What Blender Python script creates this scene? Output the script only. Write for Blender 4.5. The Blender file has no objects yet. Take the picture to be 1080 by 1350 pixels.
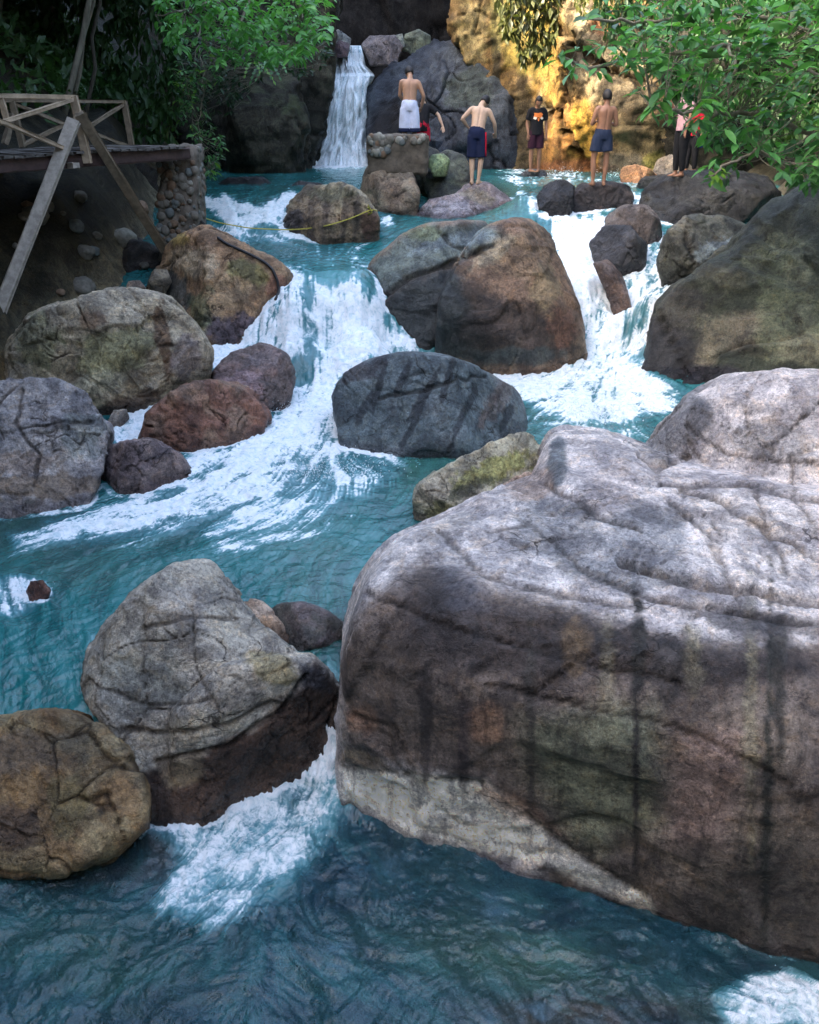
import bpy, bmesh, math, random
import numpy as np
from mathutils import Vector, Matrix

# ------------------------------------------------------------------ camera, sky, sun, exposure
S = bpy.context.scene
F = 1123.0
PITCH = math.radians(25.0)
CAM = np.array([0.0, 0.0, 4.2])
cam_d = bpy.data.cameras.new('camera')
cam_d.sensor_fit = 'VERTICAL'; cam_d.sensor_height = 24.0; cam_d.lens = 24.0 * F / 1350.0
cam_d.clip_start = 0.05; cam_d.clip_end = 500
cam = bpy.data.objects.new('camera', cam_d)
cam.location = CAM; cam.rotation_euler = (math.radians(90) - PITCH, 0, 0)
S.collection.objects.link(cam); S.camera = cam

SUN_DIR = Vector((-0.80, -0.34, 0.50)).normalized()
SUN_EL = math.asin(SUN_DIR.z); SUN_AZ = math.atan2(SUN_DIR.x, SUN_DIR.y)
W = bpy.data.worlds.new('World'); S.world = W; W.use_nodes = True
nt = W.node_tree; nt.nodes.clear()
o_ = nt.nodes.new('ShaderNodeOutputWorld'); bg = nt.nodes.new('ShaderNodeBackground')
sky = nt.nodes.new('ShaderNodeTexSky'); sky.sky_type = 'NISHITA'; sky.sun_disc = False
sky.sun_elevation = SUN_EL; sky.sun_rotation = SUN_AZ
sky.air_density = 1.0; sky.dust_density = 5.0; sky.ozone_density = 0.2
bg.inputs['Strength'].default_value = 0.14
nt.links.new(sky.outputs[0], bg.inputs[0]); nt.links.new(bg.outputs[0], o_.inputs[0])
sun_d = bpy.data.lights.new('sun', 'SUN'); sun_d.energy = 2.1; sun_d.angle = math.radians(0.5)
sun_d.color = (1.0, 0.90, 0.72)
sun = bpy.data.objects.new('sun', sun_d); S.collection.objects.link(sun)
sun.rotation_euler = SUN_DIR.to_track_quat('Z', 'Y').to_euler()
S.view_settings.view_transform = 'Standard'; S.view_settings.look = 'None'
S.view_settings.gamma = 1.0; S.view_settings.use_curve_mapping = False
S.view_settings.exposure = 3.35
S.render.engine = 'CYCLES'
S.cycles.max_bounces = 5; S.cycles.transparent_max_bounces = 12
S.cycles.use_denoising = True

rng = np.random.default_rng(7)
random.seed(7)

# ------------------------------------------------------------------ geometry of view, noise
RT = np.array([1.0, 0, 0]); FW = np.array([0, math.cos(PITCH), -math.sin(PITCH)]); UP = np.array([0, math.sin(PITCH), math.cos(PITCH)])
def ray(px, py):
    return FW + (px - 540) / F * RT - (py - 675) / F * UP
def atY(px, py, Y):
    d = ray(px, py); return CAM + d * (Y / d[1])
def atZ(px, py, z):
    d = ray(px, py); return CAM + d * ((z - CAM[2]) / d[2])
def proj(P):
    Q = P - CAM
    dz = np.maximum(Q @ FW, 0.05)
    return 540 + F * (Q @ RT) / dz, 675 - F * (Q @ UP) / dz, dz

_perm = np.random.default_rng(3).permutation(256); _perm = np.concatenate([_perm, _perm, _perm])
_g = np.random.default_rng(4).normal(size=(256, 3)); _g /= np.linalg.norm(_g, axis=1)[:, None]
def perlin(P):
    I = np.floor(P).astype(np.int64); f = P - I; I &= 255
    u = f * f * f * (f * (f * 6 - 15) + 10); r = 0
    for dx in (0, 1):
        wx = u[:, 0] if dx else 1 - u[:, 0]
        for dy in (0, 1):
            wy = u[:, 1] if dy else 1 - u[:, 1]
            for dz in (0, 1):
                wz = u[:, 2] if dz else 1 - u[:, 2]
                h = _perm[_perm[_perm[(I[:, 0] + dx) & 255] + ((I[:, 1] + dy) & 255)] + ((I[:, 2] + dz) & 255)]
                g = _g[h]
                r = r + wx * wy * wz * (g[:, 0] * (f[:, 0] - dx) + g[:, 1] * (f[:, 1] - dy) + g[:, 2] * (f[:, 2] - dz))
    return r * 1.5
def fbm(P, octv=4, gain=0.5, off=0.0, ridge=False):
    a = 1.0; s = 0; t = 0; Q = P + off
    for k in range(octv):
        n = perlin(Q)
        if ridge: n = 1 - 2 * np.abs(n)
        s = s + a * n; t += a; a *= gain; Q = Q * 2.03 + 17.3
    return s / t
_fp = np.random.default_rng(5).random((256, 3))
def voro(P):
    I = np.floor(P).astype(np.int64); f = P - I
    F1 = np.full(len(P), 9.0); F2 = F1.copy(); idc = np.zeros(len(P), np.int64)
    for dx in (-1, 0, 1):
        for dy in (-1, 0, 1):
            for dz in (-1, 0, 1):
                h = _perm[_perm[_perm[(I[:, 0] + dx) & 255] + ((I[:, 1] + dy) & 255)] + ((I[:, 2] + dz) & 255)]
                d = np.sqrt(((np.array([dx, dy, dz]) + _fp[h] - f) ** 2).sum(1))
                c = d < F1
                F2 = np.where(c, F1, np.minimum(F2, d)); F1 = np.where(c, d, F1); idc = np.where(c, h, idc)
    return F1, F2, idc
def sstep(a, b, x):
    t = np.clip((x - a) / (b - a), 0, 1); return t * t * (3 - 2 * t)

# ------------------------------------------------------------------ object helpers
COL = S.collection
def props(o, label=None, cat=None, group=None, kind=None):
    if label: o['label'] = label
    if cat: o['category'] = cat
    if group: o['group'] = group
    if kind: o['kind'] = kind
    return o
def mesh_obj(name, V, Fc, mat=None, parent=None, smooth=False, loc=None):
    me = bpy.data.meshes.new(name)
    V = np.asarray(V, float)
    if loc is not None: V = V - np.asarray(loc, float)
    if isinstance(Fc, np.ndarray):
        n = Fc.shape[1]
        me.vertices.add(len(V)); me.vertices.foreach_set('co', V.astype(np.float32).ravel())
        me.loops.add(Fc.size); me.loops.foreach_set('vertex_index', Fc.astype(np.int32).ravel())
        me.polygons.add(len(Fc)); me.polygons.foreach_set('loop_start', np.arange(0, Fc.size, n, dtype=np.int32))
        me.update(calc_edges=True); me.validate()
    else:
        me.from_pydata([tuple(v) for v in V], [], Fc); me.update()
    if smooth: me.polygons.foreach_set('use_smooth', np.ones(len(me.polygons), bool))
    o = bpy.data.objects.new(name, me); COL.objects.link(o)
    if loc is not None: o.location = Vector(loc)
    if mat: me.materials.append(mat)
    if parent:
        o.parent = parent
        if loc is None: o.matrix_parent_inverse = Matrix.Translation(-parent.location)
    return o
def empty(name, loc=(0, 0, 0)):
    o = bpy.data.objects.new(name, None); COL.objects.link(o); o.location = Vector([float(c) for c in loc]); o.empty_display_size = 0.1
    return o
def fattr(o, name, a):
    o.data.attributes.new(name, 'FLOAT', 'POINT').data.foreach_set('value', np.asarray(a, np.float32))
def cattr(o, name, a):
    b = np.ones((len(a), 4), np.float32); b[:, :3] = a
    o.data.attributes.new(name, 'FLOAT_COLOR', 'POINT').data.foreach_set('color', b.ravel())

class NT:
    def __init__(s, name):
        s.m = bpy.data.materials.new(name); s.m.use_nodes = True; s.t = s.m.node_tree; s.t.nodes.clear()
        s.out = s.n('ShaderNodeOutputMaterial')
    def n(s, t, **kw):
        x = s.t.nodes.new(t)
        for k, v in kw.items(): setattr(x, k, v)
        return x
    def l(s, a, b): s.t.links.new(a, b)
    def put(s, sock, v):
        if hasattr(v, 'links'): s.l(v, sock)
        else: sock.default_value = v
    def attr(s, name): return s.n('ShaderNodeAttribute', attribute_name=name)
    def noise(s, scale, detail=5, rough=0.6, vec=None, dist=0.0):
        x = s.n('ShaderNodeTexNoise'); x.inputs['Scale'].default_value = scale; x.inputs['Detail'].default_value = detail
        x.inputs['Roughness'].default_value = rough; x.inputs['Distortion'].default_value = dist
        if vec is not None: s.l(vec, x.inputs['Vector'])
        return x.outputs['Fac']
    def math(s, op, a, b=0.0, c=None, clamp=False):
        x = s.n('ShaderNodeMath', operation=op, use_clamp=clamp); s.put(x.inputs[0], a); s.put(x.inputs[1], b)
        if c is not None: s.put(x.inputs[2], c)
        return x.outputs[0]
    def ramp(s, a, b, v, to0=0.0, to1=1.0):
        x = s.n('ShaderNodeMapRange'); x.interpolation_type = 'SMOOTHSTEP'
        x.inputs['From Min'].default_value = a; x.inputs['From Max'].default_value = b
        x.inputs['To Min'].default_value = to0; x.inputs['To Max'].default_value = to1; s.l(v, x.inputs['Value'])
        return x.outputs[0]
    def mix(s, f, a, b, mode='MIX'):
        x = s.n('ShaderNodeMix', data_type='RGBA', blend_type=mode)
        s.put(x.inputs[0], f); s.put(x.inputs[6], a if hasattr(a, 'links') else (*a, 1)); s.put(x.inputs[7], b if hasattr(b, 'links') else (*b, 1))
        return x.outputs[2]
    def bsdf(s, col, rough=0.7, spec=0.5, normal=None, **kw):
        p = s.n('ShaderNodeBsdfPrincipled'); s.put(p.inputs['Base Color'], col if hasattr(col, 'links') else (*col, 1))
        s.put(p.inputs['Roughness'], rough); s.put(p.inputs['Specular IOR Level'], spec)
        if normal is not None: s.l(normal, p.inputs['Normal'])
        for k, v in kw.items(): s.put(p.inputs[k], v)
        return p
    def bump(s, h, strength=0.5, dist=0.02, normal=None):
        b = s.n('ShaderNodeBump'); b.inputs['Strength'].default_value = strength; b.inputs['Distance'].default_value = dist
        s.l(h, b.inputs['Height'])
        if normal is not None: s.l(normal, b.inputs['Normal'])
        return b.outputs['Normal']
    def done(s, sh): s.l(sh.outputs[0] if not hasattr(sh, 'links') else sh, s.out.inputs['Surface']); return s.m

def make_rock_mat(nm='rock', spec=0.4):
    k = NT(nm)
    pos = k.n('ShaderNodeNewGeometry').outputs['Position']
    tint = k.attr('tint').outputs['Color']; wet = k.attr('wet').outputs['Fac']; crack = k.attr('crack').outputs['Fac']
    n1 = k.noise(3.0, 8, 0.68, pos, 0.6); n2 = k.noise(26, 6, 0.7, pos); n3 = k.noise(120, 3, 0.6, pos); n4 = k.noise(9.0, 6, 0.7, pos, 1.2)
    v = k.n('ShaderNodeTexVoronoi', feature='DISTANCE_TO_EDGE'); v.inputs['Scale'].default_value = 3.4
    wv = k.n('ShaderNodeVectorMath', operation='ADD'); k.l(pos, wv.inputs[0])
    nn = k.n('ShaderNodeTexNoise'); nn.inputs['Scale'].default_value = 2.3; nn.inputs['Detail'].default_value = 6; k.l(pos, nn.inputs['Vector'])
    sc = k.n('ShaderNodeVectorMath', operation='SCALE'); k.l(nn.outputs['Color'], sc.inputs[0]); sc.inputs['Scale'].default_value = 0.55
    k.l(sc.outputs[0], wv.inputs[1]); mpx = k.n('ShaderNodeMapping'); mpx.inputs['Scale'].default_value = (.55, .7, 1.7); mpx.inputs['Rotation'].default_value = (.3, .35, .2); k.l(wv.outputs[0], mpx.inputs['Vector']); k.l(mpx.outputs[0], v.inputs['Vector'])
    hair = k.ramp(0.0, 0.022, v.outputs['Distance'])              # 0 in a hairline crack
    gate = k.ramp(0.55, 0.64, k.noise(1.3, 3, 0.5, pos))           # cracks only in places
    hair = k.math('MAXIMUM', hair, k.math('SUBTRACT', 1.0, gate))
    v2 = k.n('ShaderNodeTexVoronoi', feature='DISTANCE_TO_EDGE'); v2.inputs['Scale'].default_value = 11.0; m2 = k.n('ShaderNodeMapping'); m2.inputs['Scale'].default_value = (1.5, .6, .8); m2.inputs['Rotation'].default_value = (.5, .2, .9); k.l(wv.outputs[0], m2.inputs['Vector']); k.l(m2.outputs[0], v2.inputs['Vector'])
    h2 = k.math('MAXIMUM', k.ramp(0.0, 0.035, v2.outputs['Distance']), k.ramp(0.50, 0.44, k.noise(2.1, 4, 0.6, pos)))
    hair = k.math('MINIMUM', hair, k.math('ADD', k.math('MULTIPLY', h2, 0.25), 0.75))
    c = k.mix(k.ramp(0.38, 0.62, n1), k.mix(1.0, tint, (0.62, 0.61, 0.63), 'MULTIPLY'), k.mix(1.0, tint, (1.55, 1.51, 1.45), 'MULTIPLY'))
    c = k.mix(k.ramp(0.45, 0.72, n4), c, k.mix(1.0, c, (1.15, 1.02, 0.86), 'MULTIPLY'))
    c = k.mix(k.ramp(0.50, 0.66, n2, 0, 0.7), c, k.mix(1.0, c, (0.40, 0.39, 0.41), 'MULTIPLY'))
    c = k.mix(k.ramp(0.50, 0.36, n2, 0, 0.5), c, k.mix(1.0, c, (1.5, 1.5, 1.48), 'MULTIPLY'))
    n6 = k.noise(58, 4, 0.75, pos, 0.4)
    c = k.mix(k.ramp(0.53, 0.63, n6, 0, 0.75), c, k.mix(1.0, c, (0.45, 0.44, 0.45), 'MULTIPLY')); c = k.mix(k.ramp(0.46, 0.37, n6, 0, 0.6), c, k.mix(1.0, c, (1.5, 1.48, 1.45), 'MULTIPLY'))
    c = k.mix(k.ramp(0.56, 0.66, n3, 0, 0.6), c, k.mix(1.0, c, (1.7, 1.7, 1.65), 'MULTIPLY'))
    c = k.mix(k.math('SUBTRACT', 1.0, k.math('MULTIPLY', hair, 1.0)), c, k.mix(1.0, c, (0.30, 0.28, 0.28), 'MULTIPLY'))
    gn = k.n('ShaderNodeNewGeometry'); sx = k.n('ShaderNodeSeparateXYZ'); k.l(gn.outputs['Normal'], sx.inputs[0]); side = k.math('SUBTRACT', 1.0, k.math('ABSOLUTE', sx.outputs['Z']), clamp=True)
    ms = k.n('ShaderNodeMapping'); ms.inputs['Scale'].default_value = (1.0, 1.0, 0.10); k.l(pos, ms.inputs['Vector']); drip = k.math('MULTIPLY', k.ramp(0.50, 0.66, k.noise(11, 5, 0.7, ms.outputs[0])), k.ramp(0.25, 0.7, side))
    c = k.mix(k.math('MULTIPLY', drip, 0.6), c, k.mix(1.0, c, (0.36, 0.34, 0.34), 'MULTIPLY'))
    c = k.mix(crack, c, k.mix(1.0, c, (0.30, 0.28, 0.27), 'MULTIPLY'))
    c = k.mix(wet, c, k.mix(1.0, c, (0.50, 0.48, 0.50), 'MULTIPLY'))
    ro = k.math('ADD', k.math('MULTIPLY', n2, 0.35), 0.38); ro = k.math('SUBTRACT', ro, k.math('MULTIPLY', wet, 0.42), clamp=True)
    b = k.bump(n4, 0.7, 0.06); b = k.bump(n2, 0.9, 0.025, b); b = k.bump(n6, 0.7, 0.012, b); b = k.bump(n3, 0.4, 0.006, b); b = k.bump(hair, 0.8, 0.02, b)
    return k.done(k.bsdf(c, ro, spec, b))
ROCK = make_rock_mat(); ROCKD = make_rock_mat('cliff_rock', 0.12)

def plain(name, col, rough=0.7, var=0.25, scale=20, bump=0.2, spec=0.4, stretch=None, **kw):
    k = NT(name); co = k.n('ShaderNodeTexCoord').outputs['Object']
    if stretch:
        mp = k.n('ShaderNodeMapping'); mp.inputs['Scale'].default_value = stretch; k.l(co, mp.inputs['Vector']); co = mp.outputs[0]
    n = k.noise(scale, 6, 0.65, co)
    c = k.mix(k.ramp(0.3, 0.7, n), tuple(x * (1 - var) for x in col), tuple(min(1, x * (1 + var)) for x in col))
    nb = k.bump(n, bump, 0.01)
    return k.done(k.bsdf(c, rough, spec, nb, **kw))
# ------------------------------------------------------------------ water level over the plan
def lin_rbf(pts, vals, smooth=0.0):
    pts = np.asarray(pts, float); vals = np.asarray(vals, float)
    A = np.sqrt(((pts[:, None] - pts[None]) ** 2).sum(-1) + .006); n = len(pts)
    M = np.zeros((n + 1, n + 1)); M[:n, :n] = -A + smooth * np.eye(n); M[:n, n] = 1; M[n, :n] = 1
    w = np.linalg.solve(M, np.append(vals, 0))
    def f(Q):
        Q = np.asarray(Q, float); out = np.empty(len(Q))
        for i in range(0, len(Q), 60000):
            D = np.sqrt(((Q[i:i + 60000, None] - pts[None]) ** 2).sum(-1) + .006); out[i:i + 60000] = -D @ w[:n] + w[n]
        return out
    return f
LV0, LV1, LV2, LV3 = 0.0, 0.60, 2.0, 2.8
wc = []
def wp(z, *pp):
    for (a, b) in pp:
        P = atZ(a, b, z); wc.append((P[0], P[1], z))
wp(0.0, (20, 1175), (0, 1350), (150, 1150), (250, 1100), (300, 1080), (400, 1080), (300, 1250), (540, 1350), (640, 1200), (480, 1140), (430, 1080), (800, 1300), (1080, 1340), (900, 1350), (-200, 1250), (540, 1500), (100, 1500), (1000, 1600), (-300, 1600), (390, 1180))
wp(0.03, (330, 1060), (405, 1040)); wp(0.2, (440, 1000)); wp(0.42, (442, 955)); wp(0.55, (448, 915)); wp(0.5, (140, 930), (60, 925), (0, 925), (-100, 940)); wp(.3, (165, 985)); wp(.12, (195, 1040)); wp(0, (225, 1085))
wp(2.35, (600, 285), (650, 283), (560, 285)); wp(2.3, (560, 302), (620, 302), (680, 296))
for p in ((0, 700), (0, 800), (0, 880), (100, 750), (100, 850), (300, 720), (540, 720), (450, 790), (540, 620), (400, 640), (300, 660), (200, 670), (430, 860),
          (60, 680), (750, 565), (880, 540), (830, 525), (700, 520), (660, 560), (600, 590), (560, 600), (500, 590), (-200, 700), (-200, 850), (900, 545), (450, 700)):
    wp(0.6, p)
wp(0.64, (700, 495), (760, 497), (820, 505), (640, 488), (500, 560), (400, 560), (330, 570), (250, 610), (150, 600), (440, 520), (390, 530))
wp(0.72, (380, 500), (440, 490), (500, 480), (160, 570), (560, 478)); wp(0.85, (200, 535), (240, 515)); wp(1.0, (290, 475), (320, 462))
wp(0.9, (370, 478), (440, 470), (510, 462)); wp(1.35, (375, 440), (440, 435), (490, 430)); wp(1.8, (390, 388), (435, 380), (480, 380))
wp(1.97, (400, 360), (435, 352), (480, 358)); wp(2.05, (410, 330), (440, 325), (490, 325), (380, 338)); wp(2.12, (330, 315), (400, 318), (290, 312), (500, 315))
wp(2.35, (300, 295), (350, 295)); wp(2.6, (285, 268), (350, 272)); wp(2.74, (290, 255), (375, 258), (330, 252)); wp(2.8, (390, 240), (440, 232), (420, 222), (470, 224), (300, 240), (600, 235), (640, 228), (700, 226), (660, 238), (740, 235), (800, 236), (850, 245), (690, 255), (560, 240))
wp(2.62, (700, 262), (740, 262), (780, 264)); wp(2.35, (705, 285), (760, 290)); wp(2.05, (730, 320), (775, 320)); wp(1.65, (760, 375), (795, 375)); wp(1.15, (775, 425), (815, 420)); wp(0.8, (790, 465), (825, 465), (760, 472))
wp(2.6, (845, 268)); wp(2.1, (850, 325), (870, 325)); wp(1.7, (850, 385), (885, 380)); wp(1.3, (840, 412)); 
for x in (-9, -5, -2, 2, 6, 10): wc.append((x, 30, 2.8)); wc.append((x, 26, 2.8))
for (x, y, z) in ((-9, 14, 1.6), (-9, 8, .6), (-9, 4, .3), (-9, 20, 2.6), (9, 8, .6), (9, 14, 1.6), (9, 20, 2.8), (6, 5, 0), (4, 9.5, .6), (5, 11, .6), (0, -3, 0), (-6, -3, 0), (6, -3, 0), (2.0, 5.5, 0.3), (2.0, 8, .6), (1.2, 15, 1.6), (1.5, 14.3, 1.2)):
    wc.append((x, y, z))
wp(0.0, (560, 1060), (700, 1100), (850, 1150), (1000, 1230), (1080, 1290), (800, 1080))
wc = np.array(wc); level = lin_rbf(wc[:, :2], wc[:, 2], 0.08)

# ------------------------------------------------------------------ water sheet
NU, NV = 600, 940
vv = np.linspace(0, 1, NV); Yr = 1.6 * (30.5 / 1.6) ** vv
uu = np.linspace(-1, 1, NU)
GX = uu[None, :] * (0.60 * Yr[:, None] + 0.9); GY = np.repeat(Yr[:, None], NU, 1)
P2 = np.stack([GX.ravel(), GY.ravel()], 1)
Wz = np.clip(level(P2), -0.02, 2.82)
Wz3 = np.stack([P2[:, 0], P2[:, 1], Wz], 1)
PX, PY, DZ = proj(Wz3)
slope = np.hypot(*np.gradient(Wz.reshape(NV, NU))) ; 
dzy = np.gradient(Wz.reshape(NV, NU), axis=0) / np.gradient(GY, axis=0)
dzx = np.gradient(Wz.reshape(NV, NU), axis=1) / np.gradient(GX, axis=1)
dzy = dzy - dzx * (np.gradient(GX, axis=0) / np.gradient(GY, axis=0))
steep = np.hypot(dzx, dzy)

# flow arrows drawn on the water: (px, py, dx, dy)
fl = [(440, 340, 0, 1), (400, 400, -.1, 1), (470, 400, 0, 1), (430, 470, -.1, 1), (380, 520, -.5, 1), (480, 520, .2, .6), (330, 590, -1, .7), (250, 640, -1, .4), (150, 690, -1, .25), (420, 600, -.2, .5),
      (500, 600, .6, .3), (560, 660, -.3, .6), (450, 720, -.6, .5), (300, 720, -1, .3), (60, 720, -1, .3), (60, 850, .2, 1), (30, 790, .4, 1), (150, 800, -.3, 1), (420, 800, .1, 1), (445, 950, 0, 1), (400, 1050, -.4, .8),
      (330, 1120, -.7, .7), (250, 1180, -.8, .6), (450, 1150, .4, .8), (560, 1200, 1, .3), (700, 1230, 1, .4), (850, 1280, 1, .5), (1000, 1330, 1, .5), (100, 1220, -.9, .5), (200, 1300, -.6, .7), (500, 1300, .8, .5), (170, 1020, .6, 1), (220, 1070, 1, .5),
      (300, 290, .8, .5), (350, 265, -.8, .6), (300, 310, 1, .3), (380, 325, 1, .1), (500, 322, -1, .2), (420, 240, -.3, .4), (200, 540, -.8, .7), (290, 475, -.8, .6), (160, 580, -.6, .8),
      (700, 270, .1, 1), (730, 320, .35, 1), (780, 380, .3, 1), (800, 440, 0, 1), (760, 500, -.8, .4), (700, 510, -1, .25), (860, 520, 1, .3), (800, 540, .1, .6), (860, 380, -.8, .6), (855, 320, 0, 1), (640, 500, -1, .3), (700, 580, -.5, .4), (650, 235, 1, .3), (750, 240, -.3, .5)]
fa = []
for (a, b, dx, dy) in fl:
    z = float(level(atZ(a, b, 1.0)[None, :2])[0])
    for _ in range(6): z = float(level(atZ(a, b, min(z, 3.5))[None, :2])[0])
    n = math.hypot(dx, dy); A = atZ(a, b, z); zb = z
    B = atZ(a + 6 * dx / n, b + 6 * dy / n, z); d = B - A; n2 = math.hypot(d[0], d[1]); fa.append((a, b, d[0] / n2, d[1] / n2))
fa = np.array(fa)
sub = slice(None, None, 4)
px_s = PX.reshape(NV, NU)[sub, sub].ravel(); py_s = PY.reshape(NV, NU)[sub, sub].ravel()
w_ = 1 / (((px_s[:, None] - fa[None, :, 0]) ** 2 + (1.4 * (py_s[:, None] - fa[None, :, 1])) ** 2) + 60) ** 1.6
vx = (w_ @ fa[:, 2]) / w_.sum(1); vy = (w_ @ fa[:, 3]) / w_.sum(1)
def up4(a):
    a = a.reshape(len(range(0, NV, 4)), -1)
    r = np.arange(NV) / 4; c = np.arange(NU) / 4
    r0 = np.clip(np.floor(r).astype(int), 0, a.shape[0] - 2); c0 = np.clip(np.floor(c).astype(int), 0, a.shape[1] - 2)
    fr = np.clip(r - r0, 0, 1)[:, None]; fc = np.clip(c - c0, 0, 1)[None]
    return (a[r0][:, c0] * (1 - fr) * (1 - fc) + a[r0 + 1][:, c0] * fr * (1 - fc) + a[r0][:, c0 + 1] * (1 - fr) * fc + a[r0 + 1][:, c0 + 1] * fr * fc)
vx = up4(vx); vy = up4(vy)
_q = np.stack([GX.ravel() * 2.2, GY.ravel() * 2.2, 0 * GX.ravel()], 1); vx = vx + .38 * perlin(_q).reshape(NV, NU) + .22 * perlin(_q * 2.7).reshape(NV, NU); vy = vy + .25 * perlin(_q + 50).reshape(NV, NU)
# to grid index velocity
dYi = np.gradient(GY, axis=0); Hw = 0.60 * GY + 0.9
vi = vy / dYi; U_ = GX / Hw
vj = (vx - U_ * 0.60 * vy) / Hw / (2 / (NU - 1))
nv = np.hypot(vi, vj) + 1e-9; vi = vi / nv; vj = vj / nv
def blur(a, r):
    for ax in (0, 1):
        pd = [(0, 0), (0, 0)]; pd[ax] = (r + 1, r); c = np.cumsum(np.pad(a, pd, mode='edge'), axis=ax); n = a.shape[ax]
        a = (np.take(c, range(2 * r + 1, 2 * r + 1 + n), ax) - np.take(c, range(0, n), ax)) / (2 * r + 1)
    return a
def lic(n0, L):
    out = n0.copy(); ii, jj = np.meshgrid(np.arange(NV), np.arange(NU), indexing='ij')
    tot = 1.0
    for sg in (1, -1):
        a = ii.astype(float); b = jj.astype(float)
        for s in range(L):
            ia = np.clip(a.round().astype(int), 0, NV - 1); ib = np.clip(b.round().astype(int), 0, NU - 1)
            a = a + sg * vi[ia, ib]; b = b + sg * vj[ia, ib]
            ia = np.clip(a.round().astype(int), 0, NV - 1); ib = np.clip(b.round().astype(int), 0, NU - 1)
            w = 0.5 + 0.5 * math.cos(math.pi * (s + 1) / (L + 1)); out = out + w * n0[ia, ib]
            if sg == 1: tot += 2 * w
    out = out / tot; return (out - out.mean()) / out.std()
g0 = rng.normal(size=(NV, NU))
def nrm(a): return (a - a.mean()) / a.std()
L1 = lic(nrm(g0), 20); L2 = lic(nrm(blur(rng.normal(size=(NV, NU)), 3)), 30); L3 = lic(nrm(blur(blur(rng.normal(size=(NV, NU)), 8), 8)), 40)
streak = np.clip(0.5 + 0.16 * (0.8 * L1 + 0.9 * L2 + 0.7 * L3), 0, 1).ravel()

def blob(cx, cy, rx, ry, PX=None, PY=None, rot=0):
    c, s = math.cos(math.radians(rot)), math.sin(math.radians(rot)); X = PX - cx; Y = PY - cy
    return np.exp(-(((c * X + s * Y) / rx) ** 2 + ((-s * X + c * Y) / ry) ** 2))
def polymask(PX, PY, poly, soft):
    poly = np.asarray(poly, float); n = len(poly); inside = np.zeros(len(PX), bool); dmin = np.full(len(PX), 1e9)
    lo = poly.min(0) - 2.5 * soft; hi = poly.max(0) + 2.5 * soft
    sel = (PX > lo[0]) & (PX < hi[0]) & (PY > lo[1]) & (PY < hi[1]); X = PX[sel]; Y = PY[sel]
    ins = np.zeros(len(X), bool); dm = np.full(len(X), 1e9)
    for i in range(n):
        a = poly[i]; b = poly[(i + 1) % n]
        cnd = ((a[1] > Y) != (b[1] > Y)); xi = (b[0] - a[0]) * (Y - a[1]) / (b[1] - a[1] + 1e-12) + a[0]
        ins ^= cnd & (X < xi)
        d = b - a; t = np.clip(((X - a[0]) * d[0] + (Y - a[1]) * d[1]) / (d @ d + 1e-9), 0, 1)
        dm = np.minimum(dm, np.hypot(X - a[0] - t * d[0], Y - a[1] - t * d[1]))
    sd = np.where(ins, dm, -dm); out = np.zeros(len(PX)); out[sel] = sstep(-soft, soft, sd); return out
foam = np.zeros(len(PX))
def fm(poly, s, soft=14):
    global foam
    foam = np.maximum(foam, s * polymask(PX, PY, poly, soft))
fm([(395, 355), (425, 372), (470, 365), (495, 400), (510, 430), (540, 462), (480, 478), (445, 500), (445, 555), (500, 575), (520, 590), (430, 610), (400, 650), (330, 672), (230, 700), (120, 715), (80, 705), (60, 690), (150, 670), (230, 640), (250, 600), (300, 590), (370, 540), (392, 495), (380, 460), (345, 440), (350, 400), (380, 365)], 0.92, 20)
fm([(400, 470), (440, 480), (440, 560), (470, 600), (380, 640), (290, 650), (260, 620), (380, 560)], 1.0, 26)
fm([(360, 395), (500, 400), (515, 450), (430, 480), (350, 445)], .98, 16)
fm([(130, 690), (10, 705), (20, 725), (140, 715)], 0.62, 18)
fm([(430, 600), (540, 585), (520, 640), (400, 690), (300, 715), (250, 700)], 0.55, 30)
fm([(270, 462), (320, 455), (330, 470), (280, 495), (262, 480)], 0.95, 8)
fm([(235, 510), (185, 520), (145, 560), (150, 595), (175, 580), (205, 545)], 1.0, 8)
fm([(262, 262), (300, 300), (330, 308), (380, 290), (400, 262), (380, 255), (340, 275), (300, 262)], 0.95, 8)
fm([(262, 300), (330, 305), (400, 312), (370, 322), (290, 318)], 0.7, 8)
fm([(372, 320), (480, 322), (470, 345), (395, 352)], 0.35, 14)
fm([(318, 450), (335, 390), (365, 352), (400, 352), (400, 470), (360, 500)], .85, 10)
fm([(833, 310), (880, 310), (905, 380), (870, 480), (820, 480), (830, 400)], .82, 10)
fm([(500, 283), (515, 285), (520, 300), (505, 300)], 0.9, 6)
fm([(690, 258), (735, 262), (760, 290), (800, 292), (790, 330), (800, 350), (830, 380), (880, 370), (895, 385), (850, 410), (835, 430), (830, 470), (850, 490), (905, 520), (880, 545), (800, 560), (720, 548), (680, 520), (640, 492), (640, 483), (720, 480), (770, 470), (765, 425), (740, 360), (720, 300), (700, 280)], .88, 14)
fm([(830, 255), (860, 262), (870, 295), (868, 350), (890, 380), (855, 380), (850, 300)], 0.75, 9)
fm([(700, 560), (850, 570), (830, 585), (720, 575)], 0.45, 18)
fm([(445, 930), (450, 1000), (452, 1060), (420, 1130), (350, 1200), (270, 1230), (210, 1200), (240, 1130), (180, 1085), (200, 1060), (300, 1060), (420, 985)], 0.70, 26)
fm([(448, 930), (452, 1030), (420, 1060), (330, 1070), (420, 990)], 0.85, 14)
fm([(185, 1000), (205, 1040), (250, 1070), (300, 1068), (230, 1092), (180, 1070)], 0.75, 10)
fm([(0, 765), (35, 762), (65, 778), (50, 800), (20, 812), (0, 812)], 0.80, 8)
fm([(940, 1320), (990, 1290), (1040, 1290), (1090, 1310), (1090, 1360), (960, 1360)], 0.98, 14)
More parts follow.
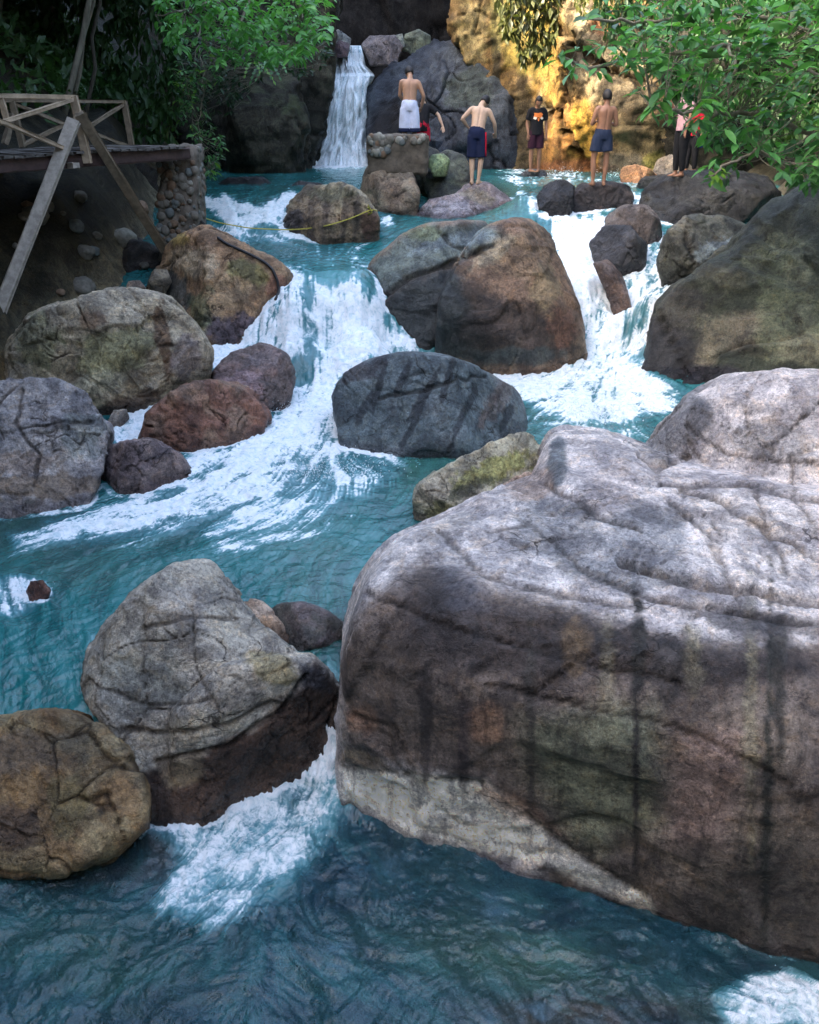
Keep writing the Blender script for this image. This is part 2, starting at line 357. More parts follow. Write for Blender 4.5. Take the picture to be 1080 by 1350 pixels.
fm([(560, 218), (640, 216), (720, 220), (820, 224), (640, 222)], 0.6, 3)
fm([(400, 205), (492, 205), (495, 219), (400, 222)], 1.0, 5)
fm([(640, 225), (800, 232), (860, 245), (700, 250)], 0.30, 5)
fm([(448, 880), (455, 880), (452, 930), (444, 930)], 0.6, 5)
foam = np.clip(foam, 0, 1.2); foam -= 0.25 * blob(430, 372, 30, 22, PX, PY) + 0.3 * blob(455, 395, 9, 40, PX, PY); foam = np.clip(foam, 0, 1.2)
Pf = np.stack([P2[:, 0], P2[:, 1], Wz], 1); nf = fbm(Pf * [3.2, 4.0, 2.0] + 40, 5, .62)
lowp = sstep(985, 1060, PY)
fr = foam * 1.12 + (streak - 0.5) * (1.25 - 0.55 * lowp) + nf * (0.85 + 0.1 * lowp) - 0.06
fr = sstep(0.06, 0.95, fr) * (1 - 0.25 * lowp)
fr = np.where(foam < 0.02, 0, fr)
# surface relief
st = np.clip(steep.ravel(), 0, 3)
Pn = Wz3.copy()
dist = P2[:, 1]
warp = np.stack([fbm(Pn * [1.5, 1.5, 1], 2, off=3.1), fbm(Pn * [1.5, 1.5, 1], 2, off=9.1), 0 * dist], 1) * 0.35
n_a = fbm((Pn + warp) * [2.2, 3.0, 1.0], 4, 0.55, ridge=True); n_b = fbm((Pn + warp) * [7, 9, 2.0], 3, 0.55, ridge=True); n_c = perlin((Pn + warp) * [24, 30, 4.0])
amp = 0.022 + 0.028 * sstep(1000, 1100, PY) + 0.03 * np.clip(foam, 0, 1) + 0.035 * np.clip(st, 0, 1) + 0.09 * np.clip(foam, 0, 1) * np.clip(st, 0, 1) * (PX > 640)
L2r = L2.ravel(); L3r = L3.ravel(); L1r = L1.ravel()
disp = amp * (1.0 * n_a + (0.5 - 0.28 * lowp) * n_b + 0.10 * n_c) + np.clip(foam, 0, 1) * (0.005 * L1r + 0.008 * L2r) * (1 + 1.0 * np.clip(st, 0, 1)) + 0.008 * L3r + 0.010 * np.clip(foam, 0, 1) * L3r * np.clip(st, 0, 1)
calm = sstep(22, 27, dist); disp = disp * (1 - 0.6 * calm)
Zw = Wz + disp
Vw = np.stack([P2[:, 0], P2[:, 1] - 0.35 * disp * np.clip(st, 0, 1), Zw], 1)
idx = np.arange(NU * NV).reshape(NV, NU)
Q4 = np.stack([idx[:-1, :-1].ravel(), idx[:-1, 1:].ravel(), idx[1:, 1:].ravel(), idx[1:, :-1].ravel()], 1)
# body colour of the water (suspended silt, depth), plus painted sky glints in the near pool
TEAL = np.array([0.016, 0.145, 0.145]); BLUE = np.array([0.022, 0.078, 0.118]); GRN = np.array([0.05, 0.115, 0.09]); BRN = np.array([0.12, 0.075, 0.045]); PALE = np.array([0.08, 0.27, 0.31])
wcol = np.tile(TEAL, (len(PX), 1))
def mixc(f, c):
    global wcol
    f = np.clip(f, 0, 1)[:, None]; wcol = wcol * (1 - f) + c * f
nz = fbm(Pn * [0.8, 0.8, .3], 3, off=5)
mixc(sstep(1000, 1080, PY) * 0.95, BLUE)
mixc(0.8 * blob(540, 620, 90, 35, PX, PY), (0.07, 0.20, 0.15)); mixc(0.85 * blob(60, 700, 120, 40, PX, PY), GRN); mixc(0.5 * blob(120, 760, 120, 25, PX, PY), GRN)
mixc(0.9 * blob(60, 1240, 130, 60, PX, PY), (0.05, 0.13, 0.125)); mixc(0.9 * blob(690, 1270, 190, 50, PX, PY, 8), (0.06, 0.12, 0.09))
mixc(0.9 * blob(780, 1345, 150, 28, PX, PY), BRN); mixc(0.9 * blob(230, 1105, 45, 28, PX, PY, -20), BRN); mixc(0.5 * blob(110, 1155, 130, 20, PX, PY), BRN)
mixc(0.85 * blob(270, 930, 40, 20, PX, PY), BLUE); mixc(0.7 * blob(430, 840, 45, 25, PX, PY), GRN); mixc(0.75 * blob(660, 265, 30, 20, PX, PY), (0.10, .2, .12))
mixc(0.9 * sstep(0, 0.5, nz) * sstep(1000, 1080, PY) * 0.6, GRN); mixc(0.5 * sstep(0, 0.5, nz) * (PY < 1000), GRN)
mixc(0.8 * sstep(0.05, 0.5, foam), PALE)
sv = sstep(0.50, 0.78, streak + .25 * nf); mixc(sv * 0.40, (0.05, 0.22, 0.23)); mixc(sstep(0.50, 0.25, streak + .2 * nf) * 0.5, (0.006, 0.05, 0.06))  # pale bubble plumes and dark streaks, also painted for missing ripple reflections
mixc(sstep(0.15, 0.5, fbm(Pf * [1.6, 2.2, 1] + 80, 5, .62)) * lowp * 0.85, (0.12, 0.25, 0.34)); mixc(sstep(0.0, 0.4, fbm(Pf * [1.2, 1.9, 1] + 130, 4, .6)) * lowp * 0.7, (0.008, 0.028, 0.055))  # pale sky glints and dark hollows painted into the near pool
mixc(0.5 * blob(430, 370, 45, 30, PX, PY), (0.06, .30, .32))
clear = np.clip(0.75 * sstep(1060, 1150, PY) + 0.5 * blob(60, 690, 140, 40, PX, PY) + 0.4 * blob(540, 620, 90, 35, PX, PY) + 0.5 * blob(430, 840, 60, 35, PX, PY) + .5 * blob(660, 262, 30, 20, PX, PY), 0, 0.42) * (1 - np.clip(foam * 1.4, 0, 1))
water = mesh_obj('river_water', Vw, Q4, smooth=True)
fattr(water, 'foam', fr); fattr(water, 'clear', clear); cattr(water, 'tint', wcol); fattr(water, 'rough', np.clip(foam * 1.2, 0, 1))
props(water, 'turquoise river water running over falls and pools', 'water', kind='structure')

def make_water():
    k = NT('water'); pos = k.n('ShaderNodeNewGeometry').outputs['Position']
    foamv = k.attr('foam').outputs['Fac']; tint = k.attr('tint').outputs['Color']; clr = k.attr('clear').outputs['Fac']
    n1 = k.noise(14, 6, 0.7, pos, 0.8); n2 = k.noise(60, 4, 0.7, pos); n3 = k.noise(5, 5, 0.6, pos, 0.6)
    f = k.math('ADD', foamv, k.math('MULTIPLY', k.math('SUBTRACT', n1, 0.5), k.math('MULTIPLY', k.math('MULTIPLY', foamv, k.math('SUBTRACT', 1.15, foamv)), 4.0)))
    f = k.math('ADD', f, k.math('MULTIPLY', k.math('SUBTRACT', n2, 0.5), k.math('MULTIPLY', foamv, 0.9)))
    f = k.ramp(0.0, 0.95, f)
    # scattered bubbles drifting on the pools
    spk = k.ramp(0.64, 0.74, k.noise(42, 3, 0.75, pos)); spk = k.math('MULTIPLY', spk, k.ramp(0.42, 0.62, n3)); f = k.math('MAXIMUM', f, k.math('MULTIPLY', spk, 0.35))
    b = k.bump(n3, 0.5, 0.08); b = k.bump(n1, 0.26, 0.02, b); b = k.bump(n2, 0.25, 0.004, b)
    wb = k.bsdf(tint, 0.05, 1.0, b); wb.inputs['IOR'].default_value = 1.38
    tr = k.n('ShaderNodeBsdfTransparent'); tr.inputs[0].default_value = (0.55, 0.85, 0.85, 1)
    fres = k.n('ShaderNodeFresnel'); fres.inputs['IOR'].default_value = 1.33; k.l(b, fres.inputs['Normal'])
    mx = k.n('ShaderNodeMixShader'); k.l(k.math('MULTIPLY', clr, k.math('SUBTRACT', 1.0, fres.outputs[0])), mx.inputs[0]); k.l(wb.outputs[0], mx.inputs[1]); k.l(tr.outputs[0], mx.inputs[2])
    fc = k.mix(k.math('MULTIPLY', k.ramp(0.25, 0.95, f), k.ramp(0.25, 0.6, n1, .35, 1.0)), (0.22, 0.44, 0.50), (0.90, 0.92, 0.93))
    fb = k.bsdf(fc, 0.55, 0.3, k.bump(n1, 0.5, 0.03, k.bump(n2, 0.4, 0.01)))
    m2 = k.n('ShaderNodeMixShader'); k.l(f, m2.inputs[0]); k.l(mx.outputs[0], m2.inputs[1]); k.l(fb.outputs[0], m2.inputs[2])
    return k.done(m2)
WATER = make_water(); water.data.materials.append(WATER)

# ------------------------------------------------------------------ river bed, banks and added light-blocking ridges
NB, MB_ = 240, 300
by = np.linspace(-16, 44, MB_) ; bx = np.linspace(-30, 30, NB)
BX, BY = np.meshgrid(bx, by); B2 = np.stack([BX.ravel(), BY.ravel()], 1)
bz = np.clip(level(np.stack([np.clip(B2[:, 0], -8, 8), np.clip(B2[:, 1], 2, 29)], 1)), 0, 2.8)
lb = np.interp(B2[:, 1], [-6, 3, 9, 12, 14, 17, 20, 22, 30], [-4.0, -4.2, -4.6, -4.9, -4.5, -4.6, -5.2, -5.6, -6])
rb = np.interp(B2[:, 1], [-6, 3, 9, 12, 17, 22, 30], [5.5, 5.2, 5.0, 5.0, 7.2, 7.6, 7.6])
B3 = np.stack([B2[:, 0], B2[:, 1], bz], 1)
ll = np.clip(lb - B2[:, 0], 0, 30); rr = np.clip(B2[:, 0] - rb, 0, 30); bb = np.clip(B2[:, 1] - 38, 0, 20)
hw = np.interp(B2[:, 1], [-6, 15.5, 17.3, 18.2, 19.5, 20.2, 21.2, 44], [18, 17, 12.4, 12.6, 14.2, 15.6, 24, 24])  # left wall's height out of view shaped to block and place sunlight
bz = bz - 0.45 + 0.22 * fbm(B3 * 1.1, 4) + np.minimum(ll, 1.2) * 1.7 + np.clip(ll - 1.4, 0, 9) * 0.85 + np.minimum(rr, 1) * 1.0 + np.clip(rr - 1, 0, 9) * 0.8 + np.minimum(bb, 4) * 2.4 + (ll + rr > 0) * 0.5 * fbm(B3 * 0.9, 4)
bz = np.maximum(bz, np.minimum(16, (rr - 2.6) * 3.5 + 3) + 0.6 * fbm(B3 * 0.5, 4))  # unseen right ridge, added to cut sky light on side faces
bz = np.maximum(bz, np.minimum(19, (-B2[:, 1] - 5) * 2.6) + 0.6 * fbm(B3 * 0.5, 4))  # unseen rise behind the camera, added to darken faces turned this way
bz = np.maximum(bz, np.minimum(hw, (ll - 4.6) * 4.5 + 3) + 0.6 * fbm(B3 * 0.5, 4))
Bi = np.arange(NB * MB_).reshape(MB_, NB)
BQ = np.stack([Bi[:-1, :-1].ravel(), Bi[:-1, 1:].ravel(), Bi[1:, 1:].ravel(), Bi[1:, :-1].ravel()], 1)
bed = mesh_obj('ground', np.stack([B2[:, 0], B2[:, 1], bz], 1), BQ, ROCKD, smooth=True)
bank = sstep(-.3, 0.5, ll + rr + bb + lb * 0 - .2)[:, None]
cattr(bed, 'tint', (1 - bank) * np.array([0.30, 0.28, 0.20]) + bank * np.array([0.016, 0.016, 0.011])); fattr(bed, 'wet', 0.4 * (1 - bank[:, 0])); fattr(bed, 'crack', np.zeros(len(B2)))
props(bed, 'stony river bed and earth banks, with added unseen ridges blocking light', 'ground', kind='structure')

sh = mesh_obj('river_water', [(-6, -6, 0), (6, -6, 0), (6, 1.62, 0), (-6, 1.62, 0)], [[0, 1, 2, 3]], WATER); cattr(sh, 'tint', np.tile(BLUE, (4, 1))); fattr(sh, 'foam', np.zeros(4)); fattr(sh, 'clear', np.zeros(4)); props(sh, 'river water flowing on below the camera', 'water', kind='structure')
# ------------------------------------------------------------------ boulders
_ico = {}
def ico(level):
    if level not in _ico:
        bm = bmesh.new(); bmesh.ops.create_icosphere(bm, subdivisions=level, radius=1.0)
        V = np.array([v.co[:] for v in bm.verts]); Fc = np.array([[v.index for v in f.verts] for f in bm.faces]); bm.free()
        _ico[level] = (V / np.linalg.norm(V, axis=1)[:, None], Fc)
    return _ico[level]
def hull(pts):
    pts = sorted(map(tuple, pts)); cr = lambda o, a, b: (a[0] - o[0]) * (b[1] - o[1]) - (a[1] - o[1]) * (b[0] - o[0])
    lo = []
    for p in pts:
        while len(lo) >= 2 and cr(lo[-2], lo[-1], p) <= 0: lo.pop()
        lo.append(p)
    hi = []
    for p in reversed(pts):
        while len(hi) >= 2 and cr(hi[-2], hi[-1], p) <= 0: hi.pop()
        hi.append(p)
    return lo[:-1] + hi[:-1]
def polar(poly, c, th):
    poly = np.asarray(poly, float) - c; n = len(poly); r = np.full(len(th), 1e9); d = np.stack([np.cos(th), np.sin(th)], 1)
    best = np.zeros(len(th))
    for i in range(n):
        a = poly[i]; b = poly[(i + 1) % n]; e = b - a
        den = d[:, 0] * e[1] - d[:, 1] * e[0]; den = np.where(np.abs(den) < 1e-9, 1e-9, den)
        t = (a[0] * e[1] - a[1] * e[0]) / den; u = (a[0] * d[:, 1] - a[1] * d[:, 0]) / den
        ok = (u >= -1e-6) & (u <= 1 + 1e-6) & (t > 0); best = np.where(ok, np.maximum(best, t), best)
    return best
def vnorm(V, Fc):
    a, b, c = V[Fc[:, 0]], V[Fc[:, 1]], V[Fc[:, 2]]
    n = np.cross(b - a, c - a)
    if Fc.shape[1] == 4: n = n + np.cross(c - a, V[Fc[:, 3]] - a)
    N = np.zeros_like(V)
    for k in range(Fc.shape[1]):
        for ax in range(3): N[:, ax] += np.bincount(Fc[:, k], n[:, ax], len(V))
    return N / (np.linalg.norm(N, axis=1)[:, None] + 1e-12)
def lump(out, fit=True, **kw):
    """place the lump so that its waterline falls where the outline ends"""
    Y = kw.get('Y')
    if kw.get('wl') is not None: P = atZ(out[0][0], *kw['wl']); Y = P[1] * 1.08; kw.pop('wl')
    if not fit or Y >= 19.2: kw['Y'] = Y; return lump0(out, **kw)
    tgt = kw.pop('by', max(q[1] for q in out)); lo, hi = Y * 0.78, Y * 1.3; k2 = dict(kw); k2['level_'] = 3
    for _ in range(9):
        m = (lo + hi) / 2; k2['Y'] = m; V = lump0(out, **k2)[0]; up = V[:, 2] > level(V[:, :2]); py = proj(V[up])[1].max() if up.any() else 0
        if py > tgt: lo = m
        else: hi = m
    if abs((lo + hi) / 2 / Y - 1) > .12: print('FIT', out[0], Y, round((lo + hi) / 2, 2))
    kw['Y'] = (lo + hi) / 2; return lump0(out, **kw)
def lump0(out, wl=None, Y=None, dep=0.8, p=12, facets=(), ext=0.3, level_=6, seed=0, nrand=7, cut=0.64, tiltback=0.25, front=(0, -1, 0.35), frontk=0.95, absf=(), nofront=False):
    if Y < 24: ext = ext + 0.30
    p = p * 4.5; nrand = (5 + nrand // 3) * (not nofront)
    out = np.asarray(out, float); lo, hi = out.min(0), out.max(0)
    o2 = out.copy(); h = hi[1] - lo[1]; m = o2[:, 1] > hi[1] - 0.30 * h; o2[m, 1] += ext * h
    c = np.array([(lo[0] + hi[0]) / 2, (lo[1] + o2[:, 1].max()) / 2])
    H = hull(o2); rpx = polar(H, c, np.linspace(0, 2 * np.pi, 60)).mean()
    if Y is None:
        P = atZ(out[out[:, 1].argmax(), 0], wl[0], wl[1]); Y = P[1] + dep * rpx * P[1] / F * 0.75
    C = atY(c[0], c[1], Y); depth = (C - CAM) @ FW; R = rpx * depth / F
    V, Fc = ico(level_); pl = []
    for i in range(len(H)):
        a, b = H[i], H[(i + 1) % len(H)]
        n = np.cross(ray(*a), ray(*b)); n /= np.linalg.norm(n); d = -n @ (C - CAM)
        if d < 0: n, d = -n, -d
        pl.append((n, d))
    pl.append((-np.array([0, -1.0, -0.1]) / 1.005, R * dep))
    if not nofront: pl.append((np.array([0, -1.0, 0]), R * dep))
    for (n, P0) in absf:
        n = np.array(n, float); n /= np.linalg.norm(n); d = n @ (atY(*P0) - C)
        assert d > 0, (n, P0, d)
        pl.append((n, d))
    fn = np.array(front, float); fn /= np.linalg.norm(fn); 
    if not nofront: pl.append((fn, R * dep * frontk))
    for f in facets:
        n = np.array(f[:3], float); n /= np.linalg.norm(n); pl.append((n, R * f[3]))
    r = np.random.default_rng(seed + 11)
    N = np.array([q[0] for q in pl]); D = np.array([q[1] for q in pl])
    def rad(U, N, D): return (np.maximum(0, U @ N.T / D) ** p).sum(1) ** (-1 / p)
    for k in range(nrand):
        n = np.array([r.uniform(-1, 1), -r.uniform(.5, 1.1), r.uniform(-.35, 1.0)]); n /= np.linalg.norm(n); s = rad(V, N, D)
        sup = (s[:, None] * V @ n).max(); N = np.vstack([N, n]); D = np.append(D, sup * (min(cut, .97) + 0.17 * r.random() * (cut < .9)))
    q = rad(V, N, D); Pt = C + V * q[:, None]
    # follow a concave outline
    x, y, dz = proj(Pt); th = np.arctan2(y - c[1], x - c[0]); rh = polar(H, c, th) + 1e-6; ro = polar(o2, c, th)
    rr = np.clip(np.hypot(x - c[0], y - c[1]) / rh, 0, 1); k = 1 + (np.clip(ro / rh, 0.6, 1.0) * 1.02 - 1) * rr ** 1.5
    Q = Pt - C; ax = (C - CAM) / np.linalg.norm(C - CAM); al = (Q @ ax)[:, None] * ax
    return C + al + (Q - al) * k[:, None], Fc, C, R
def remesh(parts, vox):
    V = []; Fc = []; o = 0
    for (v, f, _, _) in parts: V.append(v); Fc.append(f + o); o += len(v)
    ob = mesh_obj('tmp', np.vstack(V), np.vstack(Fc)); tm = ob.data; md = ob.modifiers.new('r', 'REMESH'); md.mode = 'VOXEL'; md.voxel_size = vox
    dg = bpy.context.evaluated_depsgraph_get(); ev = ob.evaluated_get(dg); me = bpy.data.meshes.new_from_object(ev)
    n = len(me.vertices); co = np.empty(n * 3, np.float32); me.vertices.foreach_get('co', co)
    nf = len(me.polygons); vi_ = np.empty(nf * 4, np.int32); me.loops.foreach_get('vertex_index', vi_)
    bpy.data.objects.remove(ob); bpy.data.meshes.remove(me); bpy.data.meshes.remove(tm)
    V = co.reshape(-1, 3).astype(float); Fq = vi_.reshape(-1, 4)
    for _ in range(6):   # melt the seams between lumps
        A = np.zeros_like(V); c = np.zeros(len(V))
        for k in range(4):
            a = Fq[:, k]; b = Fq[:, (k + 1) % 4]
            for axx in range(3): A[:, axx] += np.bincount(a, V[b, axx], len(V)) + np.bincount(b, V[a, axx], len(V))
            c += np.bincount(a, minlength=len(V)) + np.bincount(b, minlength=len(V))
        V = 0.5 * V + 0.5 * A / c[:, None]
    return V, Fq
ROCKS = {}
def rock(label, lumps, base, base2=None, paint=(), amp=1.0, crackf=None, crackw=0.03, blocky=0.5, strata=None, wetz=None, wetall=0.0, seed=0, vox=None, name='boulder', cat='boulder', group=None, mat=None, top=None, lip=0.18, parent=None, kind=None, cracks=1.0, polys=(), carve=(), fine=1.0):
    if isinstance(lumps, dict): lumps = [lumps]
    parts = [lump(seed=seed + 31 * i, **L) for i, L in enumerate(lumps)]
    C, R = parts[0][2], parts[0][3]
    if len(parts) > 1 or vox: V, Fc = remesh(parts, vox or R / 45)
    else: V, Fc = parts[0][0], parts[0][1]
    so = seed * 7.7; N = vnorm(V, Fc)
    f1 = 1.0 / R
    wp_ = np.stack([perlin(V * f1 * 1.7 + so), perlin(V * f1 * 1.7 + so + 31), perlin(V * f1 * 1.7 + so + 77)], 1) * R
    d = R * amp * (0.070 * fbm(V * f1 * 1.3 + so, 3) + 0.032 * fbm((V + 0.3 * wp_) * f1 * 3.5 + so, 5, 0.55, ridge=True))
    cf = crackf or 1.6 / R
    F1, F2, cid = voro((V + 0.30 * wp_) * cf + so); e = F2 - F1
    hsh = (_fp[cid % 256, 0] - 0.5)
    pres = sstep(-0.05, 0.25, fbm(V * f1 * 1.2 + so + 50, 2))
    d += R * amp * blocky * 0.13 * hsh * sstep(0.0, 0.07, e)
    G1, G2, gid = voro((V * [1, 1, 1.6] + 0.35 * wp_) * cf * 2.3 + so + 9); e2 = G2 - G1
    d += R * amp * blocky * 0.06 * (_fp[gid % 256, 1] - 0.5) * sstep(0, 0.15, e2)
    cr1 = (1 - sstep(0.25 * crackw, crackw * 1.2, e)) * pres * cracks; cr2 = (1 - sstep(0.2 * crackw, crackw * 1.5, e2)) * (1 - pres) * sstep(0, .3, fbm(V * f1 * 2.2 + so + 90, 2)) * cracks
    d -= R * amp * (0.045 * cr1 + 0.028 * cr2)
    if strata:
        t = np.array(strata[:3], float); t /= np.linalg.norm(t); h = (V @ t) * strata[3] + 0.6 * fbm(V * f1 * 2 + so + 3, 3) ; s = h - np.floor(h)
        d += R * strata[4] * (s ** 1.5 - 0.4) * sstep(-.3, .2, fbm(V * f1 * 1.5 + so + 5, 2)); 
    d += 0.018 * fine * amp * min(1, R * 1.5) * fbm(V * 7 + so, 4, 0.65, ridge=True)
    V = V + N * d[:, None]; N = vnorm(V, Fc)
    x, y, dz = proj(V)
    for cv in carve:   # real grooves along a traced line
        pts = np.array(cv[0], float); dm = np.full(len(V), 1e9)
        jx = 5 * perlin(V * 5 + 3); jy = 5 * perlin(V * 5 + 60)
        for a, b in zip(pts[:-1], pts[1:]):
            e_ = b - a; t = np.clip(((x + jx - a[0]) * e_[0] + (y + jy - a[1]) * e_[1]) / (e_ @ e_), 0, 1); dm = np.minimum(dm, np.hypot(x + jx - a[0] - t * e_[0], y + jy - a[1] - t * e_[1]))
        m = (1 - sstep(cv[1] * 0.3, cv[1], dm)) * ((N * (CAM - V)).sum(1) > 0); V = V - N * (m * cv[2])[:, None]; cr1 = np.maximum(cr1, m * 0.9)
    N = vnorm(V, Fc)
    base = np.array(base) * 1.22; base2 = np.array(base2) * 1.15 if base2 is not None else base * [1.25, 1.2, 1.1]
    m = sstep(-0.12, 0.22, fbm((V + 0.4 * wp_) * f1 * 1.4 + so + 200, 4))[:, None]
    col = base * (1 - m) + base2 * m
    if top is not None:
        m = (sstep(0.35, 0.8, N[:, 2] + 0.5 * fbm(V * f1 * 3 + so + 70, 3)) * top[3])[:, None]; col = col * (1 - m) + np.array(top[:3]) * m
    wet = np.zeros(len(V)) + wetall; facing = ((N * (CAM - V)).sum(1) > -0.02)
    nzp = fbm(V * 3.2 / max(R, .5) * 1.3 + so + 300, 6, .65) ; nzh = fbm(V * [7, 7, 1.0] + so, 3)
    for pt in polys:      # (polygon, colour, strength, softness[, wet])
        mk = polymask(x + 16 * nzp * pt[3] / 10, y + 16 * np.roll(nzp, 7) * pt[3] / 10, pt[0], pt[3]) * pt[2] * facing
        if pt[1] is not None: col = col * (1 - mk[:, None]) + np.array(pt[1]) * mk[:, None]
        if len(pt) > 4: wet = wet * (1 - mk) + pt[4] * mk
    for pt in paint:      # (px, py, rx, ry, rot, colour, strength[, kind])
        g = blob(pt[0], pt[1], pt[2], pt[3], x, y, pt[4]); md = pt[7] if len(pt) > 7 else 'n'
        nn = nzh if md == 's' else nzp
        mk = np.clip(sstep(0.30, 0.60, g * 1.15 + 1.0 * nn * (g > 0.02) * (md != 's') + .75 * nn * (g > .02) * (md == 's')) * pt[6], 0, 1) * facing
        col = col * (1 - mk[:, None]) + np.array(pt[5]) * mk[:, None]
        if md == 'w': wet = np.maximum(wet, mk)
    wl_ = level(V[:, :2]) if wetz is None else wetz
    wet = np.maximum(wet, 1 - sstep(lip * 0.4, lip, V[:, 2] - wl_ + 0.10 * nzp))
    o = mesh_obj(name, V, Fc, mat or (ROCKD if name != 'boulder' else ROCK), smooth=True, loc=(C[0], C[1], max(-0.2, C[2] - R)))
    cattr(o, 'tint', np.clip(col, 0.01, 0.9)); fattr(o, 'wet', np.clip(wet, 0, 1)); fattr(o, 'crack', np.clip(np.maximum(cr1, cr2), 0, 1))
    props(o, label, cat, group, kind); ROCKS[label] = o
    return o

GREY = (0.27, 0.26, 0.26); DARK = (0.07, 0.068, 0.075); BROWN = (0.17, 0.115, 0.075); OCH = (0.30, 0.22, 0.12); MOSS = (0.13, 0.15, 0.045); SLATE = (0.085, 0.115, 0.135); PURP = (0.15, 0.115, 0.12)
PALEG = (0.40, 0.37, 0.34); RUST = (0.21, 0.095, 0.045)
G = 'river boulders'
